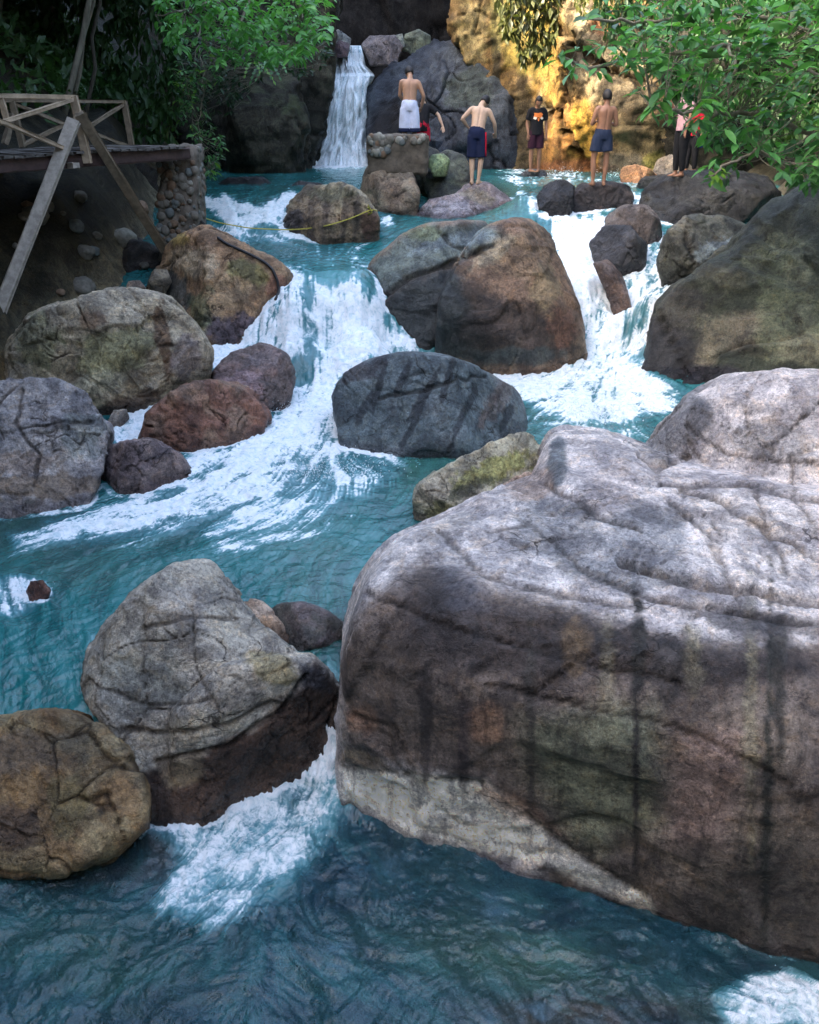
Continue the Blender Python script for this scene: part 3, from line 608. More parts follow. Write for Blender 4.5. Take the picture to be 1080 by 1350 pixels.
# --- giant foreground boulder
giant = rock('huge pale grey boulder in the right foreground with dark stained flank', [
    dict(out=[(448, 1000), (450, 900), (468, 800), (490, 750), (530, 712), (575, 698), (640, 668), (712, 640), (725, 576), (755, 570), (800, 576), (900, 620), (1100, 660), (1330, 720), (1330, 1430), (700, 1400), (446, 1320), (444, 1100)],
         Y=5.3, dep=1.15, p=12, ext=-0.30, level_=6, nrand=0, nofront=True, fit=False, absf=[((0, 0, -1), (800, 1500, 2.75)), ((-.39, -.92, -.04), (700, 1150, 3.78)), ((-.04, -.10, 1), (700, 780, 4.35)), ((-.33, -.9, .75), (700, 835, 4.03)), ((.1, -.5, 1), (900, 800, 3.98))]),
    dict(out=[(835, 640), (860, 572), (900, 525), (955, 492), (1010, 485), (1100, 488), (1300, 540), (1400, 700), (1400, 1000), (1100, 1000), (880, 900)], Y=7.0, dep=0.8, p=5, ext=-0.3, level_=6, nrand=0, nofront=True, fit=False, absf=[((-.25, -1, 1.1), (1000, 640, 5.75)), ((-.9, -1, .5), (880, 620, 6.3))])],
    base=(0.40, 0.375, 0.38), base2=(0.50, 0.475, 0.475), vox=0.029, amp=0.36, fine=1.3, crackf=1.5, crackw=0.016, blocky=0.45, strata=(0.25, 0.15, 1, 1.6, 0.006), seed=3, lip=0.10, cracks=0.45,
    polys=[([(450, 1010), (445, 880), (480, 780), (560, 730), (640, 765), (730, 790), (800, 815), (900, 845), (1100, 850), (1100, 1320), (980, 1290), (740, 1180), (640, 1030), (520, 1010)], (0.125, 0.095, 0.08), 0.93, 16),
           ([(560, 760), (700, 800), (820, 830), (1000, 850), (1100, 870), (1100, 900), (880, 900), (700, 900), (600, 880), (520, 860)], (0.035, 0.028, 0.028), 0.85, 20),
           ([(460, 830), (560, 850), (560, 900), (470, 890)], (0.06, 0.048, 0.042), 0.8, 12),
           ([(640, 930), (1080, 920), (1080, 1150), (900, 1200), (740, 1120), (660, 1010)], (0.21, 0.175, 0.14), 0.5, 40),
           ([(900, 950), (980, 960), (960, 1120), (880, 1110)], (0.27, 0.19, 0.165), 0.7, 22),
           ([(690, 950), (860, 930), (870, 1080), (780, 1130), (700, 1020)], (0.17, 0.19, 0.13), 0.75, 25),
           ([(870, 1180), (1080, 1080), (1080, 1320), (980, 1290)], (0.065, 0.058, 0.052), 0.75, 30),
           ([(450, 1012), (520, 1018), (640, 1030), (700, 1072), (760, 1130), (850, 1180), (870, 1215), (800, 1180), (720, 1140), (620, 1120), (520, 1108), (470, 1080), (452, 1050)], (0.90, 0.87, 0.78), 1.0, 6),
           ([(640, 1030), (700, 1060), (740, 1105), (680, 1080), (620, 1040)], (0.34, 0.20, 0.13), 0.7, 10),
           ([(560, 730), (620, 740), (640, 800), (590, 800)], (0.10, 0.10, 0.12), 0.7, 14)],
    paint=[(480, 950, 26, 18, 20, (0.34, 0.20, 0.13), .55), (640, 955, 26, 26, 0, (0.33, 0.18, 0.11), .5), (760, 850, 20, 40, 0, (0.28, 0.19, 0.10), .45, 's'),
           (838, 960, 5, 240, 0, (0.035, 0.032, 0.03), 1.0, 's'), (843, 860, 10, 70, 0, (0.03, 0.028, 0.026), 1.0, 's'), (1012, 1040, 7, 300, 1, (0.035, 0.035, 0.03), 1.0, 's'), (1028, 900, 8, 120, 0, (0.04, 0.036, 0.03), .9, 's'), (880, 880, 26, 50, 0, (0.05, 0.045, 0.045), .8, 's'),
           (915, 870, 10, 60, 0, (0.22, 0.20, 0.13), .5, 's'), (990, 930, 8, 170, 0, (0.23, 0.215, 0.14), .5, 's'), (800, 880, 12, 60, 0, (0.22, 0.195, 0.13), .5, 's'), (700, 930, 8, 120, 0, (0.06, 0.055, 0.05), .8, 's'), (560, 960, 10, 80, 0, (0.06, 0.05, 0.05), .8, 's'), (610, 980, 8, 60, 0, (0.08, 0.06, 0.06), .8, 's'),
           (890, 560, 60, 40, -30, (0.13, 0.135, 0.15), .8), (740, 700, 70, 45, 20, (0.17, 0.18, 0.20), .75), (850, 720, 60, 60, 10, (0.15, 0.165, 0.19), .7), (1010, 580, 60, 24, 10, (0.15, 0.155, 0.17), .6), (735, 610, 12, 40, 0, (0.09, 0.11, 0.13), .9),
           (700, 640, 30, 20, 0, (0.33, 0.24, 0.19), .6), (480, 1003, 30, 10, 20, (.34, .27, .18), .6), (1000, 820, 90, 14, 5, (0.08, 0.075, 0.08), .8), (600, 690, 40, 14, -25, (.45, .42, .4), .6), (980, 680, 70, 30, 10, (.50, .47, .46), .7), (800, 640, 40, 30, 0, (.46, .42, .42), .6)],
    carve=[([(845, 600), (866, 618), (905, 600)], 7, 0.05), ([(820, 740), (900, 765), (1000, 782), (1090, 800)], 8, 0.05), ([(760, 745), (860, 790), (980, 812), (1080, 822)], 6, 0.03), ([(900, 645), (960, 665), (1010, 700), (1080, 735)], 6, 0.035), ([(940, 690), (960, 760), (980, 800)], 5, 0.02), ([(1000, 650), (1010, 700), (1040, 760)], 5, 0.02), ([(880, 660), (930, 700), (950, 740)], 5, .02),
           ([(870, 640), (980, 640), (1080, 660)], 5, .025), ([(1040, 600), (1050, 660), (1080, 700)], 4, .015), ([(905, 560), (960, 600), (1080, 612)], 4, .015), ([(580, 700), (640, 760), (740, 785), (830, 800)], 6, .02), ([(720, 640), (790, 680), (850, 700)], 5, .02), ([(640, 700), (700, 690), (760, 740)], 4, .015),
           ([(455, 1012), (560, 1022), (640, 1032)], 4, .015), ([(480, 780), (600, 830), (760, 870), (900, 900)], 5, .02), ([(640, 900), (760, 930), (900, 960), (1060, 1040)], 5, .018), ([(690, 1075), (760, 1125), (850, 1180)], 4, .02), ([(460, 940), (520, 960), (540, 1010)], 4, .015)])
rock('pointed grey boulder leaning in the left foreground, wet brown below', [
    dict(out=[(113, 920), (118, 872), (140, 830), (170, 790), (205, 762), (232, 750), (276, 745), (310, 785), (345, 830), (385, 862), (400, 900), (380, 960), (300, 1045), (262, 1062), (215, 1050), (190, 1010), (150, 965)],
         Y=5.15, dep=0.85, p=18, ext=0.10, level_=6, nrand=3, cut=.93, front=(-0.15, -1, 0.62), frontk=0.80, facets=[(0.75, -0.85, -0.15, 0.80), (0.5, -0.3, 0.9, 0.95)]),
    dict(out=[(230, 940), (300, 880), (400, 866), (432, 885), (446, 925), (445, 985), (350, 1035), (262, 1060), (220, 1040)], Y=5.0, dep=0.8, p=14, ext=0.15, level_=5, nrand=2, cut=.93, front=(0.6, -1, 0.1), frontk=.8)],
    base=(0.30, 0.28, 0.24), base2=(0.37, 0.34, 0.29), vox=0.017, amp=0.62, crackf=2.2, crackw=0.025, blocky=0.55, strata=(-0.35, 0.2, 1, 3.2, 0.014), seed=8, lip=0.12,
    polys=[([(450, 915), (450, 1010), (350, 1075), (262, 1110), (200, 1090), (190, 1020), (260, 1000), (330, 960), (400, 905), (415, 870)], (0.105, 0.062, 0.042), 0.95, 7, 0.75),
           ([(200, 1000), (270, 990), (262, 1030), (222, 1040)], (0.36, 0.29, 0.20), .8, 6, 0.1), ([(395, 875), (432, 882), (436, 915), (400, 905)], (0.06, 0.065, 0.085), .9, 6, 0.8)],
    paint=[(190, 900, 60, 50, 0, (0.20, 0.215, 0.20), .7), (300, 900, 70, 30, 30, (0.40, 0.36, 0.30), .7), (360, 880, 40, 20, 25, (0.27, 0.22, 0.10), .7), (240, 800, 40, 30, 0, (.36, .33, .30), .6), (150, 940, 30, 30, 0, (.25, .25, .25), .5), (250, 960, 60, 16, -10, (.38, .34, .26), .5)],
    carve=[([(130, 905), (200, 930), (280, 925)], 4, .012), ([(190, 830), (240, 815), (310, 815)], 4, .012), ([(160, 960), (230, 965), (300, 955), (370, 920)], 5, .018), ([(205, 1005), (240, 998), (300, 985), (370, 935), (405, 890)], 5, .025), ([(255, 830), (258, 880), (290, 940)], 3, .01)])
rock('small tan wedge stone behind the pointed grey boulder', dict(out=[(312, 789), (338, 786), (352, 800), (375, 830), (412, 862), (395, 885), (350, 880), (320, 840)], Y=5.4, dep=.5, fit=False, ext=.15, level_=5, nrand=4), base=(0.30, 0.21, 0.15), base2=(.38, .30, .24), seed=5, group=G)
rock('low wet grey stone awash beside the small tan wedge stone', dict(out=[(352, 810), (368, 797), (400, 795), (432, 806), (458, 826), (440, 850), (390, 856), (360, 850)], wl=(852, .6), dep=.7, ext=.25, level_=5, nrand=3, front=(0, -1, 1)), base=(0.12, 0.12, 0.11), base2=(.20, .17, .17), seed=6, wetall=.6, amp=.5)
rock('rounded brown ochre boulder awash at the lower left edge', dict(out=[(-90, 965), (0, 952), (60, 938), (112, 945), (160, 985), (188, 1040), (192, 1085), (150, 1125), (80, 1148), (0, 1145), (-90, 1130)], Y=4.22, fit=False, cut=.92, dep=.95, ext=-.27, level_=7, nrand=4, p=8, front=(0, -1, 1.2), frontk=.72), base=(0.27, 0.175, 0.085), base2=(0.34, 0.27, 0.15), seed=119, wetall=.55, amp=.8,
     paint=[(30, 990, 70, 30, 0, (.19, .15, .11), .7), (150, 1050, 40, 25, 0, (.28, .15, .06), .6), (90, 1060, 30, 40, 0, (.30, .25, .12), .7), (20, 1090, 40, 30, 0, (.13, .09, .07), .7), (100, 980, 40, 16, 0, (.27, .24, .16), .6)])
rock('rounded grey boulder at the left edge below the long mossy boulder', dict(out=[(-90, 520), (0, 507), (75, 505), (118, 530), (145, 572), (136, 610), (100, 640), (40, 662), (-90, 668)], wl=(662, .6), dep=.8, ext=.15, level_=7, nrand=6, p=10), base=(0.25, 0.235, 0.24), base2=(0.34, 0.31, 0.30), seed=13, amp=1.0,
     paint=[(60, 640, 80, 16, 0, (.20, .14, .09), .7), (110, 570, 30, 30, 0, (.19, .22, .21), .6), (30, 610, 40, 20, 0, (.30, .22, .17), .6)], carve=[([(30, 515), (20, 560), (50, 600), (45, 640)], 4, .02), ([(60, 560), (120, 555)], 4, .02)])
rock('long tan and mossy boulder lying beneath the bridge strut', dict(out=[(15, 500), (18, 455), (48, 418), (95, 402), (160, 388), (215, 394), (252, 425), (274, 462), (272, 492), (225, 512), (160, 545), (130, 540), (85, 508)], Y=11.2, dep=.75, ext=.12, level_=7, nrand=5, p=14, front=(-.15, -1, .5), frontk=.8, facets=[(.9, -.6, .1, 1.25)]), base=(0.30, 0.25, 0.17), base2=(0.37, 0.32, 0.24), seed=16,
     paint=[(150, 465, 55, 30, -20, (.20, .21, .09), .6), (50, 450, 28, 40, 0, (.15, .17, .09), .6), (215, 440, 10, 50, -8, (.13, .075, .04), .9), (245, 470, 22, 26, 0, (.20, .16, .16), .7), (130, 505, 40, 14, -10, (.48, .45, .32), .7), (120, 420, 20, 14, 0, (.26, .15, .09), .6), (160, 538, 60, 14, -20, (.09, .06, .04), .9)], strata=(.3, 0, 1, 3, .02), amp=.8)
rock('small purple wet boulder at the foot of the rounded grey boulder', dict(out=[(115, 640), (130, 602), (160, 584), (200, 582), (232, 600), (250, 622), (222, 640), (170, 650)], wl=(650, .6), dep=.85, ext=.25, nrand=5), base=PURP, base2=(.21, .16, .15), seed=18, group=G)
rock('low reddish brown rock between two white chutes', dict(out=[(180, 570), (200, 547), (235, 517), (282, 503), (322, 515), (350, 545), (345, 575), (270, 586), (215, 585)], wl=(585, .62), dep=.8, ext=.2, nrand=5, p=9), base=(0.20, 0.10, 0.07), base2=(.26, .17, .12), seed=20, amp=1.3, wetall=.2)
rock('angular purple boulder with pink face beside the left fall', dict(out=[(280, 495), (310, 465), (345, 455), (375, 470), (388, 500), (372, 532), (362, 545), (325, 545), (298, 525)], Y=10.6, dep=.85, ext=.15, nrand=6, p=18), base=(0.13, 0.10, 0.095), base2=(.19, .13, .12), seed=22, paint=[(320, 508, 26, 22, 0, (.31, .22, .23), .9), (350, 475, 24, 14, 0, (.19, .16, .17), .7)], wetall=.15)
rock('orange brown boulder at the left lip of the fall under the pier', [dict(out=[(215, 335), (240, 315), (272, 303), (330, 328), (365, 345), (382, 368), (372, 395), (352, 405), (345, 440), (318, 455), (275, 450), (250, 430), (215, 395)], Y=14.4, dep=.8, ext=.1, nrand=5, p=14, level_=6, front=(.2, -1, .5), frontk=.8),
     dict(out=[(195, 380), (212, 350), (250, 360), (262, 400), (250, 440), (225, 430), (200, 410)], Y=13.6, dep=.8, ext=.1, nrand=4, fit=False)], base=(0.26, 0.16, 0.09), base2=(0.32, 0.22, 0.13), seed=24, vox=.035,
     paint=[(260, 345, 36, 20, 0, (.40, .31, .21), .9), (300, 435, 40, 20, 0, (.09, .07, .09), .9), (225, 390, 25, 40, 0, (.07, .075, .07), .9), (330, 360, 40, 12, 20, (.23, .22, .08), .7), (235, 315, 20, 10, 0, (.36, .26, .08), .8), (365, 375, 15, 20, 0, (.22, .10, .07), .8), (265, 415, 14, 30, 0, (.15, .17, .09), .7)])
rock('massive brown domed boulder dividing the two cascades', [
     dict(out=[(575, 450), (585, 390), (612, 335), (642, 303), (690, 291), (722, 305), (740, 350), (756, 388), (769, 430), (764, 468), (720, 481), (640, 490), (560, 470)], Y=14.5, dep=.75, ext=.12, p=8, level_=6, nrand=3, front=(0, -1, .25)),
     dict(out=[(458, 447), (465, 385), (490, 347), (530, 312), (572, 297), (640, 294), (660, 320), (625, 350), (600, 400), (560, 455), (510, 452)], Y=14.35, dep=.8, ext=.1, p=12, level_=6, nrand=2, front=(-.3, -1, .9), frontk=.75)],
     base=(0.19, 0.125, 0.085), base2=(0.26, 0.185, 0.12), seed=27, vox=.034, amp=.6, cracks=.6, wetall=.2,
     polys=[([(458, 450), (465, 385), (490, 347), (530, 312), (575, 296), (640, 294), (665, 310), (600, 345), (540, 365), (490, 400), (520, 440)], (.16, .21, .20), .9, 8, .3),
            ([(490, 400), (540, 362), (600, 345), (625, 400), (640, 485), (560, 470), (520, 440)], (.028, .045, .052), .9, 12, .5),
            ([(625, 380), (700, 400), (760, 420), (765, 470), (640, 490), (600, 440)], (.035, .028, .025), .85, 16, .3)],
     paint=[(470, 375, 12, 30, 15, (.20, .10, .07), .8), (690, 345, 40, 30, 0, (.27, .19, .12), .7), (650, 330, 30, 14, -30, (.40, .36, .26), .6), (740, 430, 18, 30, 0, (.17, .09, .06), .8), (600, 318, 50, 12, -8, (.22, .28, .31), .8), (560, 308, 30, 10, 0, (.19, .23, .12), .7), (690, 470, 60, 12, 0, (.06, .075, .075), .8), (720, 380, 20, 30, 0, (.30, .24, .13), .5)],
     carve=[([(490, 402), (540, 366), (600, 346), (650, 322)], 6, .06), ([(575, 298), (600, 325), (640, 335)], 4, .03)])
rock('striped blue slate boulder lying low in the middle of the pool', dict(out=[(440, 520), (455, 495), (490, 476), (530, 467), (580, 470), (640, 490), (680, 515), (702, 550), (690, 575), (650, 584), (480, 580), (455, 555)], wl=(580, .6), dep=.75, ext=.2, p=10, level_=7, nrand=2, front=(0, -1, .7), frontk=.8), base=(0.10, 0.135, 0.155), base2=(.15, .185, .205), seed=30, amp=.45, wetall=.35, cracks=.5,
     paint=[(x_, y_, 5 + (x_ * 7 % 5), 22 + (x_ * 13 % 31), 12 + (x_ * 11 % 23), (.028, .036, .048), .85) for x_, y_ in ((500, 510), (530, 500), (560, 520), (590, 500), (620, 530), (650, 530), (480, 540), (668, 550), (545, 560), (605, 560))] + [(480, 490, 30, 14, -20, (.06, .06, .075), .8), (660, 520, 14, 40, 25, (.16, .13, .12), .6)], carve=[([(500, 525), (560, 515), (600, 500), (640, 495)], 4, .02)])
rock('yellow green mossy stone wedged behind the huge foreground boulder', dict(out=[(549, 655), (553, 640), (600, 610), (650, 583), (690, 569), (718, 575), (722, 610), (710, 640), (650, 655), (600, 690), (572, 697), (556, 680)], Y=7.7, dep=.65, ext=.08, p=16, level_=7, nrand=4, front=(-.2, -1, .8), frontk=.7), base=(0.28, 0.27, 0.21), base2=(.33, .31, .25), seed=33, strata=(.5, 0, 1, 5, .03), amp=.8,
     paint=[(650, 620, 50, 16, -20, (.24, .25, .08), .8), (590, 680, 30, 20, 0, (.14, .15, .06), .8), (620, 645, 40, 8, -28, (.06, .065, .045), .8)])
rock('small brown wedge between the mossy stone and the huge boulder', dict(out=[(638, 668), (650, 650), (690, 625), (718, 622), (722, 660), (690, 690), (650, 690)], Y=6.3, dep=.5, fit=False, ext=.1, p=14, nrand=3), base=(0.30, 0.23, 0.19), seed=34, group=G)
rock('great dark slab of rock sloping down on the right bank', dict(out=[(812, 498), (822, 452), (862, 408), (920, 368), (970, 340), (1020, 292), (1060, 250), (1140, 180), (1330, 150), (1400, 400), (1330, 560), (1080, 530), (950, 520), (900, 520), (860, 514)], Y=12.6, dep=.62, ext=.06, fit=False, p=10, level_=7, nrand=4, front=(-.55, -1, .7), frontk=.62), base=(0.034, 0.040, 0.028), base2=(.09, .09, .062), seed=36, amp=.9, wetall=.12, cracks=.5,
     paint=[(880, 470, 60, 40, 0, (.04, .037, .04), .9), (1010, 330, 40, 16, -40, (.22, .24, .16), .6), (1050, 360, 20, 30, 0, (.27, .27, .19), .6), (990, 440, 40, 30, 0, (.07, .065, .05), .7), (1060, 420, 14, 40, 0, (.09, .08, .06), .6), (960, 440, 60, 26, -30, (.24, .21, .16), .5), (1040, 400, 50, 80, 0, (.17, .19, .12), .6), (1060, 460, 40, 20, 0, (.26, .25, .17), .6), (930, 470, 20, 20, 0, (.22, .19, .13), .6), (900, 400, 30, 20, -30, (.06, .055, .05), .7), (930, 495, 50, 14, 0, (.04, .035, .045), .9, 'w')])
rock('long black ledge rock under the overhanging leaves', dict(out=[(845, 250), (880, 232), (950, 226), (1010, 238), (1028, 258), (1000, 288), (930, 294), (880, 298), (855, 280)], Y=18.0, dep=.6, ext=.2, p=10, nrand=4, frontk=.8), base=(.018, .018, .019), base2=(.04, .04, .036), seed=38, wetall=.3)
rock('flat dark rock beneath the man in navy shorts', dict(out=[(752, 262), (765, 246), (800, 241), (828, 246), (834, 262), (825, 284), (790, 290), (758, 284)], Y=18.1, fit=False, cut=.95, dep=.6, ext=.3, p=12, nrand=0), base=(.028, .024, .024), base2=(.06, .047, .043), seed=40, wetall=.4)
rock('black wet rock at the head of the right cascade', dict(out=[(710, 262), (720, 242), (742, 237), (756, 246), (755, 270), (740, 288), (718, 288)], Y=18.0, dep=.8, ext=.3, nrand=5), base=(.015, .015, .018), seed=41, wetall=.6)
rock('rounded grey brown boulder above the split grey boulder', dict(out=[(800, 290), (822, 273), (850, 274), (868, 292), (872, 320), (850, 345), (820, 335), (802, 315)], fit=False, Y=15.9, dep=.8, ext=.2, p=9, nrand=4), base=(.11, .09, .08), base2=(.17, .15, .14), seed=42, wetall=.2)
rock('dark grey boulder with a pale ridge beside the right cascade', dict(out=[(779, 322), (798, 299), (832, 300), (850, 325), (848, 365), (832, 378), (800, 360)], fit=False, Y=15.0, dep=.8, ext=.2, p=14, nrand=4, facets=[(-.3, -1, .2, .8)]), base=(.035, .035, .04), base2=(.075, .075, .08), seed=43, wetall=.35)
rock('two toned boulder with blue grey top right of the side chute', [dict(out=[(868, 345), (880, 308), (905, 288), (948, 285), (982, 298), (990, 322), (960, 346), (912, 378), (882, 366)], Y=15.4, dep=.7, ext=.15, p=12, level_=6, nrand=4)], base=(.06, .065, .055), base2=(.11, .11, .09), seed=44, wetall=.25,
     paint=[(945, 330, 34, 14, -18, (.20, .25, .28), .9), (925, 368, 40, 12, -25, (.035, .035, .035), .9), (900, 300, 14, 20, 0, (.17, .16, .12), .6)], carve=[([(905, 310), (915, 350)], 4, .04)])
rock('small brown wedge poking out of the right cascade', dict(out=[(783, 348), (800, 344), (820, 362), (838, 400), (836, 412), (818, 410), (800, 385)], fit=False, Y=14.1, dep=.9, ext=.15, nrand=4), base=(.14, .095, .075), base2=(.20, .16, .15), seed=45, wetall=.5)
rock('grey purple boulder beneath the leaning bather', [dict(out=[(592, 290), (600, 258), (618, 246), (640, 242), (668, 260), (690, 284), (686, 300), (640, 305)], fit=False, Y=18.7, dep=.8, ext=.1, nrand=4, p=14), dict(out=[(545, 290), (568, 264), (610, 256), (650, 285), (645, 310), (560, 305)], fit=False, Y=17.9, dep=.7, ext=.1, nrand=4, p=14, front=(-.2, -1, 1))],
     base=(.15, .125, .13), base2=(.22, .19, .20), seed=46, vox=.035, paint=[(590, 278, 40, 14, -10, (.30, .29, .33), .9), (668, 285, 20, 16, 30, (.17, .08, .08), .7), (630, 258, 24, 10, 20, (.21, .19, .14), .7)])
rock('brown striped boulder crossed by the yellow rope', dict(out=[(368, 300), (384, 270), (410, 246), (450, 243), (480, 260), (497, 290), (502, 312), (440, 316), (382, 312)], Y=17.3, dep=.8, ext=.15, p=12, level_=6, nrand=3), base=(.20, .15, .10), base2=(.26, .22, .15), seed=48, paint=[(x_, 280, 5, 40, 4, (.08, .06, .05), .7, 's') for x_ in (410, 430, 455, 470)] + [(388, 292, 14, 20, 25, (.06, .05, .055), .9), (488, 295, 12, 20, 0, (.14, .07, .05), .8), (440, 255, 30, 10, 0, (.19, .19, .12), .6)])
rock('low black rock awash in front of the left cliff', dict(out=[(280, 262), (285, 245), (305, 236), (345, 235), (365, 248), (360, 265), (330, 275), (295, 272)], Y=20.5, dep=.8, ext=.2, nrand=4), base=(.03, .03, .032), seed=50, wetall=.4)
rock('half submerged dark stone in the upper pool', dict(out=[(375, 250), (395, 240), (425, 243), (430, 256), (400, 262)], Y=20.0, dep=.8, ext=.25, nrand=4), base=(.06, .05, .05), seed=51, wetall=.6, group=G)
rock('brown boulder propping up the concrete block', dict(out=[(477, 250), (485, 222), (510, 212), (540, 225), (552, 255), (545, 290), (515, 296), (488, 284)], fit=False, Y=18.3, dep=.8, ext=.1, p=12, level_=5, nrand=4), base=(.17, .125, .09), base2=(.23, .19, .14), seed=52)
rock('dark rock heap behind the concrete block', [dict(out=[(560, 240), (568, 212), (590, 198), (612, 206), (622, 228), (618, 258), (575, 262)], Y=19.3, dep=.8, ext=.2, nrand=4), dict(out=[(500, 215), (510, 196), (570, 196), (590, 215), (585, 250), (505, 250)], Y=20.0, dep=.6, ext=.1, nrand=3)], base=(.04, .044, .04), base2=(.08, .09, .06), seed=53, vox=.05, wetall=.15)
rock('wet blue black rock left of the leaning bather', dict(out=[(565, 245), (575, 228), (600, 220), (622, 228), (625, 250), (600, 262), (572, 262)], Y=18.9, dep=.8, ext=.1, nrand=4), base=(.02, .024, .035), seed=54, wetall=.7)
rock('green mossy round stone on the dark rock heap', dict(out=[(564, 214), (570, 205), (585, 203), (593, 212), (588, 224), (572, 224)], Y=18.9, fit=False, dep=.8, ext=.1, nrand=3, level_=4), base=(.16, .22, .12), seed=55)
rock('flat wet stone beneath the man in the printed black shirt', dict(out=[(686, 231), (695, 224), (718, 224), (721, 232), (712, 238), (690, 238)], Y=22.5, dep=1.0, ext=.2, nrand=2, level_=4), base=(.09, .10, .11), seed=56, wetall=.5)
rock('orange pitted rock at the foot of the lit cliff', dict(out=[(818, 232), (822, 222), (838, 218), (858, 224), (868, 234), (850, 242), (824, 242)], Y=20.5, dep=.8, ext=.2, nrand=3), base=(.36, .20, .10), seed=57)
rock('grey rock at the foot of the lit cliff by the woman', dict(out=[(860, 232), (868, 212), (885, 205), (905, 215), (920, 232), (900, 244), (865, 244)], Y=21.0, dep=.8, ext=.2, nrand=3), base=(.17, .15, .12), seed=58)
rock('dark flat ledge under the woman in pink', dict(out=[(838, 250), (850, 236), (900, 229), (960, 226), (1000, 232), (990, 252), (850, 262)], Y=19.3, dep=.8, ext=.3, nrand=2, p=14, front=(0, -1, .2)), base=(.03, .033, .034), seed=59, wetall=.3)
rock('reddish rock breaking the surface at the left edge', dict(out=[(35, 778), (42, 766), (56, 765), (66, 778), (60, 792), (44, 792)], Y=6.3, dep=.8, ext=.3, nrand=3, level_=4), base=(.17, .09, .07), seed=60, wetall=.7, group=G)
rock('ochre slab half buried behind the rounded grey boulder', dict(out=[(-60, 500), (-60, 452), (10, 442), (36, 448), (30, 470), (18, 506)], Y=11.8, fit=False, dep=.8, ext=.1, nrand=3), base=(.26, .17, .10), seed=61, strata=(0, 0, 1, 9, .04))
rock('reddish brown rock sunken at the bottom edge', dict(out=[(630, 1340), (700, 1322), (800, 1318), (890, 1330), (900, 1380), (760, 1410), (650, 1390)], Y=3.06, fit=False, dep=.8, ext=.1, nrand=2), base=(.24, .12, .08), seed=62, wetall=.3)
for i, (lab, o_, Y_, b_) in enumerate((
   ('pale boulder on the left shoulder of the waterfall lip', [(430, 75), (432, 45), (446, 40), (462, 52), (458, 70)], 29.2, (.20, .21, .20)),
   ('dark red brown rock below the waterfall lip', [(437, 62), (448, 54), (460, 58), (458, 72), (444, 74)], 28.6, (.10, .07, .08)),
   ('brown rock right of the waterfall lip', [(478, 60), (488, 48), (520, 48), (530, 62), (522, 82), (490, 82)], 29.2, (.13, .11, .11)),
   ('grey green stone on the waterfall crest', [(514, 60), (518, 48), (530, 45), (534, 60)], 29.8, (.18, .20, .18)),
   ('rounded dark boulder high above the waterfall', [(530, 62), (535, 46), (552, 40), (566, 48), (570, 64), (550, 70)], 30.0, (.10, .12, .09)))):
    rock(lab, dict(out=o_, Y=Y_, dep=.8, ext=.1, nrand=4), base=b_, seed=70 + i, group='boulders on the waterfall crest', wetz=-5)

# --- cliffs
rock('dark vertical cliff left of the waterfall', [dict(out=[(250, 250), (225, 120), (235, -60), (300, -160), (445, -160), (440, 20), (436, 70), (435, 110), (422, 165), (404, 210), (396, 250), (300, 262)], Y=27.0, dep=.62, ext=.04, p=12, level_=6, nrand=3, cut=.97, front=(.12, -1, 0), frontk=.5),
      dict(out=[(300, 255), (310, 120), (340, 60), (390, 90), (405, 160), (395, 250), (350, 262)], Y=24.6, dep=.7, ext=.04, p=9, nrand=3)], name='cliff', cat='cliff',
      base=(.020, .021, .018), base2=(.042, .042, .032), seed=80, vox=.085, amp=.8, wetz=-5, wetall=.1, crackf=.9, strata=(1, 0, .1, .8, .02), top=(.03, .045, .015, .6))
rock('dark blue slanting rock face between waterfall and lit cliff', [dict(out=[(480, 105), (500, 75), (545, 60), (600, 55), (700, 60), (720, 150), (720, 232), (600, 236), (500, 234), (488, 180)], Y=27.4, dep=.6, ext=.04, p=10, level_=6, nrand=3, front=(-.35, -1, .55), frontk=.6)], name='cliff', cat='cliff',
      base=(.030, .037, .05), base2=(.055, .068, .085), seed=82, amp=1.0, wetz=-5, wetall=.35, crackf=.9, strata=(.7, 0, 1, .9, .02), polys=[([(490, 176), (488, 150), (505, 134), (530, 128), (535, 180), (535, 215), (495, 215)], (.012, .012, .014), .9, 5)], paint=[(560, 215, 60, 22, 0, (.035, .05, .085), .8), (620, 120, 40, 30, 0, (.05, .065, .05), .6)])  # near-black polygon paints the darkness of a cave that is not modelled
